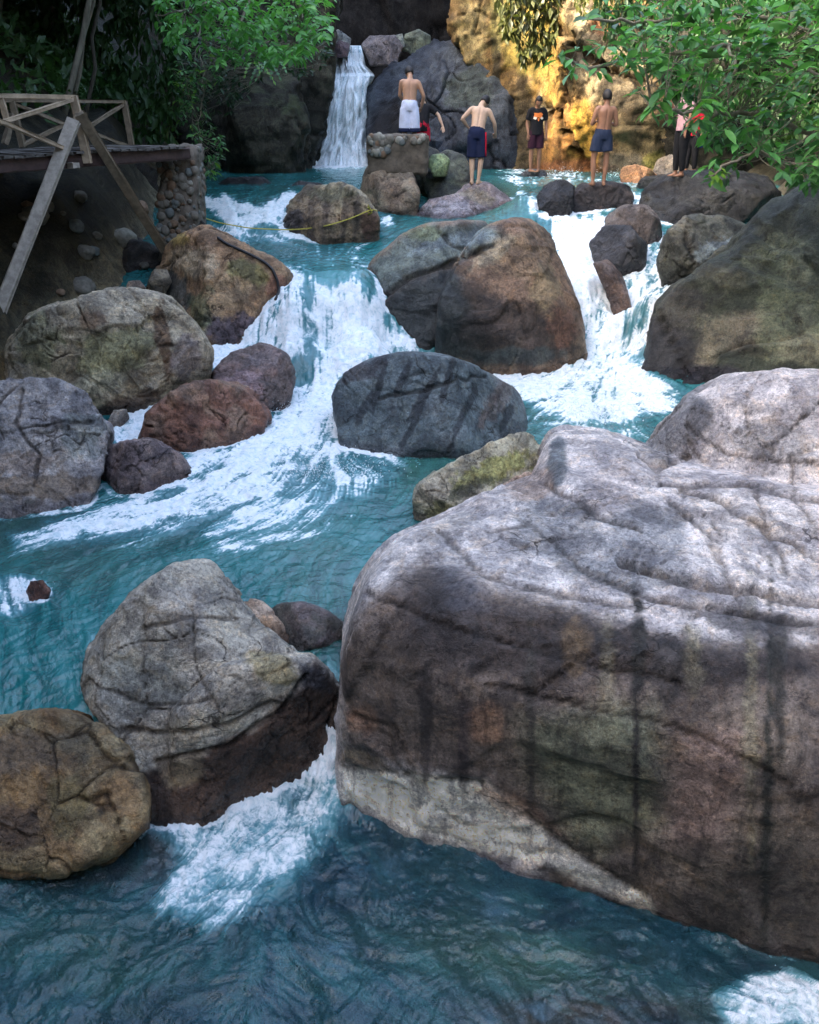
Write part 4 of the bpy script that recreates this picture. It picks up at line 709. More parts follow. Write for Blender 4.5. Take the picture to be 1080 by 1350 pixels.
rock('tall orange and yellow cliff lit by the sun', [
      dict(out=[(598, 40), (606, -60), (640, -190), (760, -220), (850, -160), (872, 20), (880, 120), (900, 235), (800, 240), (680, 238), (660, 180), (650, 120), (612, 78)], Y=27.0, dep=.55, ext=.03, p=14, level_=7, nrand=2, cut=.98, front=(-.45, -1, .12), frontk=.55),
      dict(out=[(720, 235), (730, 120), (722, 20), (760, -60), (840, 0), (860, 90), (905, 200), (900, 240), (760, 240)], Y=25.3, dep=.55, ext=.03, p=12, level_=6, nrand=4, front=(-.3, -1, .35), frontk=.6)], name='cliff', cat='cliff',
      base=(.11, .072, .03), base2=(.16, .11, .05), seed=84, vox=.07, amp=.8, wetz=-5, crackf=1.0, blocky=.5, fine=2.5, strata=(.8, 0, -.6, 1.1, .02), cracks=.8,
      polys=[([(735, 110), (800, 160), (790, 235), (700, 235), (700, 130)], (.26, .13, .04), .85, 14), ([(640, 120), (720, 130), (715, 235), (640, 235)], (.075, .065, .04), .85, 16), ([(745, -40), (850, 60), (870, 150), (800, 150), (745, 80)], (.22, .19, .13), .7, 14), ([(800, 150), (900, 150), (910, 240), (800, 240)], (.13, .11, .065), .8, 16)],
      paint=[(655, 60, 7, 90, 0, (.03, .027, .018), .9, 's'), (690, 160, 9, 80, 0, (.05, .04, .025), .8, 's'), (735, 190, 6, 70, 0, (.08, .045, .02), .8, 's'), (752, 60, 7, 60, 0, (.06, .045, .02), .8, 's'), (800, 120, 8, 80, 0, (.06, .05, .035), .7, 's'), (840, 180, 8, 60, 0, (.05, .045, .03), .7, 's'), (715, 120, 6, 60, 0, (.28, .26, .18), .5, 's'), (770, 180, 16, 50, -15, (.30, .185, .035), .9), (725, 80, 20, 70, 0, (.22, .135, .035), .8), (690, 40, 50, 60, 0, (.15, .12, .025), .7), (625, 40, 20, 50, 0, (.30, .24, .11), .8), (800, 30, 20, 20, 0, (.22, .08, .035), .7), (760, 222, 60, 8, 0, (.2,.085,.04), .8), (820, 215, 30, 20, 0, (.16, .14, .11), .7), (655, 30, 10, 60, 0, (.10, .09, .04), .6), (862, 215, 14, 14, 0, (.28, .26, .07), .7)],
      carve=[([(728, 25), (760, 60), (800, 90), (845, 105)], 9, .35), ([(725, 75), (742, 88)], 5, .3), ([(720, 140), (745, 175), (775, 225)], 8, .30), ([(740, 60), (745, 110), (738, 160)], 4, .15)])
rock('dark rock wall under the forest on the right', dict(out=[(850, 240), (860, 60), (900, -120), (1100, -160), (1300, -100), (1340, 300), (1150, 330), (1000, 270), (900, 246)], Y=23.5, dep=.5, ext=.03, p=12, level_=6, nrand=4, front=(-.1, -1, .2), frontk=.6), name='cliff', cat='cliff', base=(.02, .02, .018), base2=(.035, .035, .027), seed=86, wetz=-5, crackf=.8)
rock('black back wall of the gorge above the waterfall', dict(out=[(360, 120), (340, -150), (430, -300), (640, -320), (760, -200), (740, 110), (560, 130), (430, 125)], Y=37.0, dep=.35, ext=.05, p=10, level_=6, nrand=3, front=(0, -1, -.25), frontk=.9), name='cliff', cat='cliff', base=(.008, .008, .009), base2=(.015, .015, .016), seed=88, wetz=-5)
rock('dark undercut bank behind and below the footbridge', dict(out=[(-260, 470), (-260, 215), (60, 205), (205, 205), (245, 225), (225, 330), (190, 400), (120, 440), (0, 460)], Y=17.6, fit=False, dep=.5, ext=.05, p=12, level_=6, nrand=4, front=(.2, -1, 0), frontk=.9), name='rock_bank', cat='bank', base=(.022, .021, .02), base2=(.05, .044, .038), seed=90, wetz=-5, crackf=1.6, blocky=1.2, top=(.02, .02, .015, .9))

rock('dark rough rock at the foot of the bank behind the long mossy boulder', dict(out=[(80, 410), (100, 345), (165, 312), (212, 330), (228, 400), (160, 445)], Y=15.2, fit=False, dep=.7, ext=.1, nrand=5), base=(.03, .028, .028), base2=(.06, .05, .045), seed=92, blocky=1.3)
for lab_, o__, Y__, b__, s__ in (('small round stone caught behind the long mossy boulder', [(165, 384), (170, 372), (184, 370), (192, 380), (184, 392), (170, 392)], 12.6, (.17, .13, .10), 140), ('pale flat stone wedged under the long mossy boulder', [(138, 556), (150, 542), (166, 540), (170, 552), (152, 562)], 9.9, (.30, .27, .24), 141), ('dark stone wedged beside the rounded grey boulder', [(128, 604), (136, 588), (152, 588), (156, 602), (144, 614)], 8.75, (.10, .085, .08), 142), ('little stone on the shoulder of the orange brown boulder', [(196, 372), (204, 356), (220, 356), (226, 372), (212, 384)], 13.2, (.14, .12, .09), 143)):
    rock(lab_, dict(out=o__, Y=Y__, fit=False, dep=.9, ext=.1, nrand=2, level_=4), base=b__, seed=s__)
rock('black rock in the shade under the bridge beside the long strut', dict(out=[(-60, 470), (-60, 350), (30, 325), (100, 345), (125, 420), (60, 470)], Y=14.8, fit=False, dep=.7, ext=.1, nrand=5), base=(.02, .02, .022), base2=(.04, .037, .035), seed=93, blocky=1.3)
# foam and bubbles where water laps the boulders
cm = np.zeros((NV, NU))
for o in list(ROCKS.values()):
    if not o.name.startswith('boulder'): continue
    n_ = len(o.data.vertices); co = np.empty(n_ * 3, np.float32); o.data.vertices.foreach_get('co', co); co = co.reshape(-1, 3) + np.array(o.location); q = co[(co[:, 1] > 1.7) & (co[:, 1] < 30)]
    q = q[np.abs(q[:, 2] - level(q[:, :2])) < .05]
    if len(q):
        i_ = np.clip(np.log(q[:, 1] / 1.6) / math.log(30.5 / 1.6) * (NV - 1), 0, NV - 1).astype(int); j_ = (q[:, 0] / (.6 * q[:, 1] + .9) + 1) / 2 * (NU - 1); ok = (j_ > 0) & (j_ < NU - 1); cm[i_[ok], j_[ok].astype(int)] = 1
cm = np.clip(blur(blur(cm, 2), 2) * 3.2, 0, 1).ravel(); turb = np.clip(.22 + 1.5 * np.clip(blur(blur(foam.reshape(NV, NU), 12), 12).ravel(), 0, .5), 0, 1)
fr2 = np.maximum(fr, sstep(.15, .8, cm * turb * (1 + 1.6 * nf + .8 * (streak - .5))))
water.data.attributes['foam'].data.foreach_set('value', fr2.astype(np.float32))

# ------------------------------------------------------------------ find the surface seen at a pixel
def hit(px, py, only=('boulder', 'river_water', 'cliff')):
    bpy.context.view_layer.update(); dg = bpy.context.evaluated_depsgraph_get(); o = Vector(CAM); d = Vector(ray(px, py)).normalized()
    for _ in range(30):
        ok, loc, nn, ix, ob, mm = S.ray_cast(dg, o, d)
        if not ok: return None
        if ob.name.split('.')[0] in only: return np.array(loc)
        o = loc + d * .01
    return None
# ------------------------------------------------------------------ vegetation
def leaf_mat(name, c1, c2, trans=0.35, rough=0.45):
    k = NT(name); r = k.n('ShaderNodeObjectInfo').outputs['Random']; pos = k.n('ShaderNodeNewGeometry').outputs['Position']
    n = k.noise(3.0, 3, .6, pos); n2 = k.noise(17.0, 2, .6, pos)
    f = k.math('MULTIPLY', k.math('ADD', k.math('ADD', n, n2), r), 0.34, clamp=True)
    c = k.mix(k.ramp(0.3, 0.7, f), c1, c2); p = k.bsdf(c, rough, 0.4)
    t = k.n('ShaderNodeBsdfTranslucent'); k.l(k.mix(1.0, c, (1.3, 1.5, .6), 'MULTIPLY'), t.inputs[0])
    m = k.n('ShaderNodeMixShader'); m.inputs[0].default_value = trans; k.l(p.outputs[0], m.inputs[1]); k.l(t.outputs[0], m.inputs[2])
    return k.done(m)
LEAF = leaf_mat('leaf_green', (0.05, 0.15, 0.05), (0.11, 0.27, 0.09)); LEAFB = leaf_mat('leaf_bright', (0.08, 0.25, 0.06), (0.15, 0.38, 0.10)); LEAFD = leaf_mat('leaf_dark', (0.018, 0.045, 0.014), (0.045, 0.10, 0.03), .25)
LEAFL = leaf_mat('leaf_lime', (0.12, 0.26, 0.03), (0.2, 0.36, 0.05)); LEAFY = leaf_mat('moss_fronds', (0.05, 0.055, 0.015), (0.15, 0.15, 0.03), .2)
BARK = plain('bark', (0.17, 0.15, 0.11), .85, .35, 14, .5, stretch=(1, 1, .2)); BARKD = plain('bark_dark', (0.07, 0.06, 0.045), .85, .35, 14, .5, stretch=(1, 1, .2))
def tube(pts, rad, n=7, cap=True):
    pts = np.asarray(pts, float); m = len(pts); rad = np.broadcast_to(rad, (m,)); T = np.gradient(pts, axis=0); T /= np.linalg.norm(T, axis=1)[:, None] + 1e-9
    ref = np.array([0.13, 0.21, 1.0]) if abs(T[:, 2]).mean() < .8 else np.array([1.0, .1, .1]); V = []
    for i in range(m):
        a = np.cross(T[i], ref); a /= np.linalg.norm(a); b = np.cross(T[i], a)
        for k in range(n): t = 2 * math.pi * k / n; V.append(pts[i] + rad[i] * (math.cos(t) * a + math.sin(t) * b))
    Fc = [[i * n + k, i * n + (k + 1) % n, (i + 1) * n + (k + 1) % n, (i + 1) * n + k] for i in range(m - 1) for k in range(n)]
    if cap: Fc += [list(range(n))[::-1], [(m - 1) * n + k for k in range(n)]]
    return V, Fc
def joinm(lst):
    V = []; Fc = []; o = 0
    for v, f in lst: V += list(v); Fc += [[i + o for i in q] for q in f]; o += len(v)
    return V, Fc
def curve(a, b, sag=0.0, n=8, jit=0.0, r=None):
    a = np.array(a, float); b = np.array(b, float); t = np.linspace(0, 1, n)[:, None]; P = a * (1 - t) + b * t; P[:, 2] += (-4 * sag * t * (1 - t))[:, 0]
    if jit: P[1:-1] += (r or rng).normal(size=(n - 2, 3)) * jit
    return P
# leaf along +x, length 1, slightly folded and drooping
LV_ = np.array([[0, 0, 0], [.12, .012, 0], [.35, .17, .045], [.35, 0, 0], [.35, -.17, .045], [.68, .16, .02], [.68, 0, -.03], [.68, -.16, .02], [1, 0, -.12]])
LF_ = [[0, 1, 2], [0, 4, 1], [1, 3, 2], [1, 4, 3], [2, 3, 6, 5], [3, 4, 7, 6], [5, 6, 8], [6, 7, 8]]
S_V = np.array([[0, 0, 0], [.45, .2, .04], [1, 0, -.08], [.45, -.2, .04]]); S_F = np.array([[0, 1, 2], [0, 2, 3]])
def basis(d, up):
    d = d / np.linalg.norm(d, axis=-1, keepdims=True); y = np.cross(up, d); y /= np.linalg.norm(y, axis=-1, keepdims=True) + 1e-9; z = np.cross(d, y); return d, y, z
def leaves_fast(P, D, L, rg):
    up = rg.normal(size=P.shape) * .5 + [0, 0, 1]; x, y, z = basis(D, up)
    V = (P[:, None] + L[:, None, None] * (S_V[None, :, 0, None] * x[:, None] + S_V[None, :, 1, None] * y[:, None] + S_V[None, :, 2, None] * z[:, None])).reshape(-1, 3)
    Fc = (S_F[None] + 4 * np.arange(len(P))[:, None, None]).reshape(-1, 3); return V, Fc
def crown(name, blobs, n, size, mat, parent, rg):
    P = []; 
    wts = np.array([b[3] ** 2 for b in blobs]); cnt = (n * wts / wts.sum()).astype(int)
    for (x, y, z, r), c in zip(blobs, cnt):
        u = rg.normal(size=(c, 3)); u /= np.linalg.norm(u, axis=1)[:, None]; q = r * rg.random(c)[:, None] ** .45; p = np.array([x, y, z]) + u * q * [1, 1, .7]
        P.append(p[perlin(p * 1.1) > -0.12])
    P = np.vstack(P); D = rg.normal(size=P.shape) + [0, 0, -.35]; V, Fc = leaves_fast(P, D, size * (0.7 + .6 * rg.random(len(P))), rg)
    o = mesh_obj(name, V, Fc, mat, parent); o['kind'] = 'stuff'; return o
def canopy_tree(label, base, top, r0, blobs, n, size, mat=LEAFD, bark=BARKD, seed=0, extra=()):
    rg = np.random.default_rng(100 + seed); t = empty('tree', base); props(t, label, 'tree', 'trees on the banks of the gorge')
    pts = curve(base, top, 0, 9, .10, rg); v, f = tube(pts, np.linspace(r0, r0 * .5, 9), 8); mesh_obj('trunk', v, f, bark, t, True)
    for b in blobs[:3]:
        v, f = tube(curve(top, b[:3], -.2, 6, .08, rg), np.linspace(r0 * .5, r0 * .15, 6), 6); mesh_obj('limb', v, f, bark, t, True)
    crown('crown', blobs, n, size, mat, t, rg); return t
def rb_(c, s, n, r, rg): return [tuple(np.array(c) + rg.normal(size=3) * s) + (r * (.7 + .6 * rg.random()),) for _ in range(n)]
rgc = np.random.default_rng(42)
spec = [('tall dark tree with slender leaning trunk behind the footbridge', (-8.3, 19, 4.5), (-6.8, 18, 9.5), .10, (-6.8, 18.0, 8.8)),
        ('second tall tree on the left bank above the long mossy boulder', (-9.5, 13, 4.5), (-8.8, 12.5, 10), .22, (-9.0, 12.5, 11.5)),
        ('broad tree leaning over the near left bank outside the footbridge end', (-8.5, 6, 3.5), (-8, 6, 9), .25, (-9.2, 6, 11)),
        ('tree on the near left bank beside the camera', (-8.5, 0, 3.5), (-8, 0, 9), .25, (-9, 0, 10.5)),
        ('tree crowding the top of the left bank farther back', (-11, 13, 9), (-10.5, 13, 12), .25, (-11.0, 12, 14)),
        ('dark tree rooted over the cliff left of the waterfall', (-7.5, 26, 6.5), (-6, 26, 8), .14, (-6.3, 25.5, 8.6)),
        ('dark forest tree on the right bank above the big slope of rock', (10.5, 18, 5), (10, 18, 9), .25, (9.5, 18, 9.5)),
        ('dark forest tree far back on the right bank', (9.5, 24, 6), (9, 23, 9), .22, (8.3, 22.5, 9)),
        ('tree closing the gorge above the black back wall', (1.0, 38, 7), (0, 37, 12), .25, (0, 35.5, 12.5))]
spec.append(('added tree with unseen sun-blocking crown between the footbridge and the left cliff', (-8.3, 22.3, 6), (-8.1, 22.3, 8.6), .16, (-8.0, 22.4, 9.2)))  # added so its crown, out of view, keeps sun off the slanting face
for i, (lb_, b, tp, r0, c) in enumerate(spec):
    big = i in (1, 2, 3, 4, 10, 11)
    rg = np.random.default_rng(200 + i); bl = rb_(c, (1.5, 2.6, 1.5) if big else (1.3, 1.6, .9), 10 if big else 8, 2.0 if big else 1.5, rg)
    canopy_tree(lb_, b, tp, r0, bl, 12000 if i == 0 else 6500, .42 if big else (.40 if i in (0, 9) else .26), seed=i)  # first tree's unseen crown made denser to darken the bank behind the bridge
# extra slender trunks seen against the dark
for i, (a, b, r) in enumerate((((72, 128), (160, -190), .06), ((86, 128), (150, -190), .045), ((104, 128), (148, -190), .04))):
    A = atY(*a, 17.5 + .4 * i); B = atY(*b, 17.9); t = empty('tree', A - [0, 0, .6])
    props(t, ('pale slender leaning trunk left of its two thin neighbours', 'thin pale trunk between the other two behind the bridge rail', 'thin trunk rightmost of three leaning trunks behind the footbridge')[i], 'tree')
    v, f = tube(curve(A - [0, 0, .6], B, 0, 9, .03), np.linspace(r, r * .7, 9), 7); mesh_obj('trunk', v, f, BARK if i < 2 else BARKD, t, True)
    crown('crown', rb_(B + [0, 0, .6], .5, 4, .9, rng), 1500, .22, LEAFD, t, rng)

def leafy(name, label, cat, root, branch_px, poly, Yr, nclus, leaf, nind, mats, seed, whorl=6, droop=.35, bark=BARK, edge=None):
    """branches grow from root to traced ends; whorls of leaves along and around them"""
    rg = np.random.default_rng(seed); t = empty(name, root); props(t, label, cat)
    brs = []
    for (pts, ys, r) in branch_px:
        P = [np.array(root, float)] if ys[0] is None else []
        P += [atY(a, b, y) for (a, b), y in zip(pts, [q for q in ys if q is not None])]
        P = np.array(P); tt = np.linspace(0, len(P) - 1, 5 * len(P)); Q = np.stack([np.interp(tt, range(len(P)), P[:, k]) for k in range(3)], 1)
        Q[1:-1] = (Q[:-2] + Q[1:-1] * 2 + Q[2:]) / 4; Q[1:-1] += rg.normal(size=Q[1:-1].shape) * .02
        v, f = tube(Q, np.linspace(r, r * .3, len(Q)), 6); mesh_obj('branch', v, f, bark, t, True); brs.append(Q)
    allb = np.vstack(brs); poly = np.array(poly, float); cl = []
    while len(cl) < nclus:
        p = poly.min(0) + rg.random(2) * (poly.max(0) - poly.min(0))
        if polymask(np.array([p[0]]), np.array([p[1]]), poly, 4)[0] > .5: cl.append(atY(p[0], p[1], Yr[0] + (Yr[1] - Yr[0]) * rg.random()))
    if edge: cl += [atY(a, b, Yr[0] + .4 * (Yr[1] - Yr[0]) * rg.random()) for a, b in edge]
    cl = np.array(cl); tw = []; LP = []; LD = []; LS = []
    for c in cl:
        q = allb[np.argmin(((allb - c) ** 2).sum(1))]
        if np.linalg.norm(q - c) < 2.2: tw.append(tube(curve(q, c, .05, 5, .01, rg), np.linspace(.006, .003, 5), 4, False))
        out = (c - q); out[2] -= .1; out /= np.linalg.norm(out) + 1e-6; h0 = rg.random() * 6.3
        for k in range(whorl + rg.integers(-1, 2)):
            h = h0 + 6.283 * k / whorl + rg.normal() * .2; d = np.array([math.cos(h), math.sin(h), -droop + rg.normal() * .25]) + out * .45
            LP.append(c + rg.normal(size=3) * leaf * .18); LD.append(d); LS.append(leaf * (.65 + .6 * rg.random()))
    v, f = joinm(tw); mesh_obj('twigs', v, f, bark, t, True)['kind'] = 'stuff'
    LP = np.array(LP); LD = np.array(LD); LS = np.array(LS); x, y, z = basis(LD, np.array([0, 0, 1.0]) + rg.normal(size=LP.shape) * .35)
    px, py, dz = proj(LP); inv = (px > -10) & (px < 1090) & (py > -10) & (py < 1360)
    order = np.argsort(np.where(inv, dz / LS, 1e9))[:nind]; ind = np.zeros(len(LP), bool); ind[order] = True
    lmes = []
    for m in mats:
        me = bpy.data.meshes.new('leaf'); me.from_pydata([tuple(q) for q in LV_], [], LF_); me.polygons.foreach_set('use_smooth', np.ones(len(me.polygons), bool)); me.materials.append(m); lmes.append(me)
    r0 = Vector([float(q) for q in root])
    for i in order:
        o = bpy.data.objects.new('leaf', lmes[int(rg.integers(len(lmes)))]); COL.objects.link(o)
        M = Matrix([[x[i][k] * LS[i], y[i][k] * LS[i], z[i][k] * LS[i], LP[i][k]] for k in range(3)] + [[0, 0, 0, 1]])
        o.parent = t; o.matrix_parent_inverse = Matrix.Translation(-r0); o.matrix_basis = M
    rest = np.where(~ind)[0]
    if len(rest):
        V = (LP[rest, None] + LS[rest, None, None] * (LV_[None, :, 0, None] * x[rest, None] + LV_[None, :, 1, None] * y[rest, None] + LV_[None, :, 2, None] * z[rest, None])).reshape(-1, 3)
        o = mesh_obj('foliage', V, [[i + 9 * k for i in q] for k in range(len(rest)) for q in LF_], mats[0], t, True); o['kind'] = 'stuff'
        if len(mats) > 1:
            o.data.materials.append(mats[1]); mi = np.repeat((rg.random(len(rest)) < .5).astype(np.int32), len(LF_)); o.data.polygons.foreach_set('material_index', mi)
    return t
rootR = atY(1190, 150, 13.5)
leafy('tree', 'tree with large bright green leaves overhanging the stream from the upper right', 'tree', rootR,
      [([(1080, 100), (960, 60), (850, 70), (775, 90), (735, 75)], [None, 12.5, 12, 11.5, 11.2, 11.2], .045), ([(1080, 40), (940, 10), (850, 28), (760, 25)], [None, 12.6, 12, 11.6, 11.4], .04), ([(1080, 180), (1000, 150), (930, 150), (880, 145), (858, 140)], [None, 12, 11.2, 10.8, 10.4, 10.4], .04),
       ([(1060, 220), (1000, 200), (960, 215), (935, 232)], [None, 11.5, 10.6, 10.2, 10], .03), ([(960, 60), (968, 90), (958, 120), (962, 165)], [12, 11.6, 11.4, 11.2], .022), ([(1080, -60), (980, -50), (900, -40), (820, -10)], [None, 12.2, 11.8, 11.5, 11.3], .04), ([(905, 60), (880, 100), (850, 115)], [12, 11.4, 11.2], .018)],
      [(830, -30), (1120, -30), (1120, 230), (1060, 245), (1010, 190), (950, 215), (905, 150), (860, 100), (815, 70)], (10.2, 13.2), 320, .21, 300, [LEAFB, LEAF, LEAF, LEAFD], 501,
      edge=[(742, 70), (760, 86), (776, 22), (790, 92), (800, 60), (812, 40), (835, 12), (822, 80), (845, 118), (858, 142), (872, 132), (880, 150), (898, 142), (915, 160), (942, 188), (955, 172), (972, 190), (938, 218), (948, 232), (968, 214), (1004, 198), (1050, 190), (1070, 214), (1030, 225), (870, 90), (850, 40), (790, 10), (905, 120), (925, 130), (985, 160), (770, 60), (890, 60), (1020, 120), (1000, 60)])
t = empty('shrub', atY(935, 235, 11.5)); props(t, 'small sprig of glowing lime green leaves below the overhanging tree', 'shrub')
for i in range(9):
    c = atY(928 + 22 * rng.random(), 218 + 18 * rng.random(), 10.6); L = .15 + .05 * rng.random(); x, y, z = basis(np.array([rng.normal(), -1.2, -.4 + rng.normal() * .3]), np.array([0, 0, 1.]))
    o = mesh_obj('leaf', c + L * (LV_[:, :1] * x + LV_[:, 1:2] * y + LV_[:, 2:] * z), LF_, LEAFL, t, True)
v, f = tube(curve(atY(935, 235, 11.5), atY(940, 225, 10.6), .02, 5), .01, 5); mesh_obj('stem', v, f, BARK, t, True)
rootL = atY(330, -120, 19.5)
leafy('tree', 'tree with bright leaves hanging over the cliff at the top left', 'tree', rootL,
      [([(330, -40), (280, 10), (250, 60)], [None, 18.5, 18, 17.5], .05), ([(380, -30), (400, 20), (390, 50)], [None, 18.5, 18, 17.8], .05), ([(300, -20), (262, 10), (205, 20)], [None, 18, 17.5, 17], .04), ([(330, 0), (310, 50), (285, 90)], [18.5, 18, 17.5], .03), ([(190, -10), (218, 12), (245, 18)], [17.4, 17.2, 17.0], .02)],
      [(205, -30), (435, -30), (432, 40), (395, 75), (340, 85), (300, 80), (262, 60), (225, 60)], (16.2, 19), 250, .215, 300, [LEAFB, LEAFB, LEAF], 502, whorl=6,
      edge=[(240, 62), (232, 50), (215, 30), (300, 70), (285, 82), (330, 78), (360, 60), (420, 30), (405, 60)])
leafy('shrub', 'trailing leafy shrub hanging down beside the stone pier', 'shrub', atY(262, 60, 18.0), [([(270, 110), (262, 160), (268, 200), (275, 225)], [None, 17.4, 17, 16.8, 16.8], .015), ([(250, 100), (248, 140), (258, 180)], [None, 17.4, 17.2, 17], .012)],
      [(222, 80), (285, 70), (292, 110), (262, 130), (275, 150), (290, 180), (294, 195), (280, 240), (252, 235), (262, 190), (238, 160)], (16.4, 17.8), 120, .13, 140, [LEAF, LEAFD, LEAFL], 503, whorl=5)
leafy('shrub', 'dark creeper clinging to the left cliff beside the bright leaves', 'shrub', atY(330, 30, 22), [([(340, 70), (345, 100)], [None, 21.5, 21], .015)], [(225, 40), (430, 30), (432, 80), (400, 100), (360, 90), (300, 150), (255, 150), (225, 110)], (20.5, 22.5), 260, .17, 0, [LEAFD], 504, whorl=6)
# fern with hanging fronds
t = empty('fern', atY(340, 82, 20.0)); props(t, 'fern with long fronds hanging from the left cliff', 'fern')
for i in range(9):
    a = atY(335 + 14 * (i % 3), 84, 20.0); b = atY(322 + 7 * i, 100 + 9 * math.sin(i * 1.3) + 4, 19.4); P = curve(a, b, -.12, 9); V = []; Fc = []
    for k in range(8):
        d = P[k + 1] - P[k]; sd = np.cross(d, [0, -.3, 1]); sd /= np.linalg.norm(sd); w = .055 * math.sin(math.pi * (k + 1) / 9.5)
        for s in (1, -1): n0 = len(V); V += [P[k], P[k] + sd * s * w + d * .5, P[k + 1]]; Fc += [[n0, n0 + 1, n0 + 2]]
    mesh_obj('frond', V, Fc, LEAFL if i % 3 == 0 else LEAF, t)
# hanging plants on the lit cliff
def hanging(label, poly, Y, n, L, mat, seed, c0):
    rg = np.random.default_rng(seed); poly = np.array(poly, float); P = []
    while len(P) < n:
        p = poly.min(0) + rg.random((400, 2)) * (poly.max(0) - poly.min(0)); m = polymask(p[:, 0], p[:, 1], poly, 3) > .5; m &= perlin(np.stack([p[:, 0] / 14, p[:, 1] / 14, p[:, 0] * 0 + seed], 1)) > -.15
        for q in p[m]: P.append(atY(q[0], q[1], Y + rg.random() * .5 - .2))
    P = np.array(P[:n]); D = rg.normal(size=P.shape) * .45 + [0, -.3, -1]; V, Fc = leaves_fast(P, D, L * (.6 + .8 * rg.random(len(P))), rg)
    t = empty('shrub', c0); props(t, label, 'shrub'); o = mesh_obj('foliage', V, Fc, mat, t); o['kind'] = 'stuff'
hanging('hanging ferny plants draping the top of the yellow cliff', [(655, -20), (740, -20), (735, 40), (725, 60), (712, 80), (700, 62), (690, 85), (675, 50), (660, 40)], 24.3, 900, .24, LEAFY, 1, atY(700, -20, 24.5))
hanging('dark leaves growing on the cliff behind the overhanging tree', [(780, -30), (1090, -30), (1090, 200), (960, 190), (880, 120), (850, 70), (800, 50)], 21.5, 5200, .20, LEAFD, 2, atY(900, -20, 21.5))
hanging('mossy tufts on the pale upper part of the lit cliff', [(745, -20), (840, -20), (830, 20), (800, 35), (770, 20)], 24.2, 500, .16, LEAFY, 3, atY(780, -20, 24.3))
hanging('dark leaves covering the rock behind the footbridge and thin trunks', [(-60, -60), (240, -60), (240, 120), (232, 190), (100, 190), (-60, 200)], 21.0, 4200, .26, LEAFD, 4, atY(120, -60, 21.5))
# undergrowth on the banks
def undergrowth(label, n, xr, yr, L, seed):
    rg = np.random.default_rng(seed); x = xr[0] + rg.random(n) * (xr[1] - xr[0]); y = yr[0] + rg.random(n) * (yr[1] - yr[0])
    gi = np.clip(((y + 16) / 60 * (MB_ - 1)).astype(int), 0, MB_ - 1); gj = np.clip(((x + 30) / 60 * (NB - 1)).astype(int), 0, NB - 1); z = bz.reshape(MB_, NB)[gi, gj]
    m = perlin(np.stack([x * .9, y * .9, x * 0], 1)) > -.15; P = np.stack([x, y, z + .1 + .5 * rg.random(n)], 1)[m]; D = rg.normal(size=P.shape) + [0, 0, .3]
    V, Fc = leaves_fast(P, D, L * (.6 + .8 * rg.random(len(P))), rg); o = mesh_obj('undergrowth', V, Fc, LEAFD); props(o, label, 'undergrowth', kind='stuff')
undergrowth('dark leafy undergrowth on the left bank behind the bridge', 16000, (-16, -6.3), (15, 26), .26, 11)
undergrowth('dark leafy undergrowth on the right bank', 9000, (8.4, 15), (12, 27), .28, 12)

# ------------------------------------------------------------------ wooden footbridge
WOOD = plain('weathered_wood', (0.42, 0.32, 0.22), .75, .3, 9, .35, stretch=(1, 1, 1)); WOODG = plain('grey_wood', (0.40, 0.35, 0.29), .8, .25, 12, .4); WOODD = plain('dark_beam', (0.075, 0.045, 0.04), .7, .3, 10, .3); WOODM = plain('brown_wood', (0.20, 0.155, 0.105), .8, .3, 10, .3)
PLK = plain('plank_wood', (0.14, 0.125, 0.11), .8, .35, 8, .3)
def beam(a, b, w, h, up=(0, 0, 1), n=5, jit=.004, rg=rng):
    """sawn timber from a to b with slightly uneven edges"""
    a = np.array(a, float); b = np.array(b, float); d = b - a; x, y, z = basis(d, np.array(up, float)); V = []
    for i in range(n):
        p = a + d * i / (n - 1)
        for (s, t) in ((-1, -1), (1, -1), (1, 1), (-1, 1)):
            for q in ((.80, 1), (1, .80)) if (s * t > 0) else ((1, .80), (.80, 1)):
                V.append(p + y * (s * w / 2 * q[0] + rg.normal() * jit) + z * (t * h / 2 * q[1] + rg.normal() * jit))
    m = 8; Fc = [[i * m + k, i * m + (k + 1) % m, (i + 1) * m + (k + 1) % m, (i + 1) * m + k] for i in range(n - 1) for k in range(m)] + [list(range(m))[::-1], [(n - 1) * m + k for k in range(m)]]
    return V, Fc
A0 = np.array([atY(-140, 207, 10.6)[0], 10.6, 3.72]); A1 = np.array([atY(240, 192, 14.5)[0], 14.5, 3.75])   # near edge of the deck
A0 = A1 + (np.array([atY(0, 207, 11.9)[0], 11.9, 3.70]) - A1) * 1.5
dr = (A1 - A0); dl = np.linalg.norm(dr); dr /= dl; sd = np.array([-dr[1], dr[0], 0]); sd /= np.linalg.norm(sd)
br = empty('footbridge', A0); props(br, 'rough wooden footbridge with crossed railings at the upper left', 'bridge')
def bpart(nm, a, b, w, h, m, up=(0, 0, 1), lab=None):
    v, f = beam(a, b, w, h, up); o = mesh_obj(nm, v, f, m, br); 
    if lab: o['label'] = lab
    return o
WD = 1.6
np_ = 30
for i in range(np_):
    c = A0 + dr * (dl * (i + .5) / np_); pw = dl / np_ * .93; zz = rng.normal() * .006
    bpart('plank', c - sd * (.05 + .03 * rng.random()) + [0, 0, zz], c + sd * (WD + .04 * rng.random()) + [0, 0, zz], pw, .035, PLK)
for s in (0.04, WD * .5, WD - .05): bpart('girder', A0 + sd * s - [0, 0, .105], A1 + sd * s - [0, 0, .105] + dr * .15, .10, .17, WOODD)
def on_near(px, dz=0.0, off=-.03):   # a point on the near rail plane at pixel column px
    d = ray(px, 200); n = np.array([dr[1], -dr[0]]); P0 = A0[:2] + sd[:2] * off; t = ((P0 - CAM[:2]) @ n) / (d[:2] @ n); p = CAM[:2] + d[:2] * t
    return np.array([p[0], p[1], 3.72 + dz])
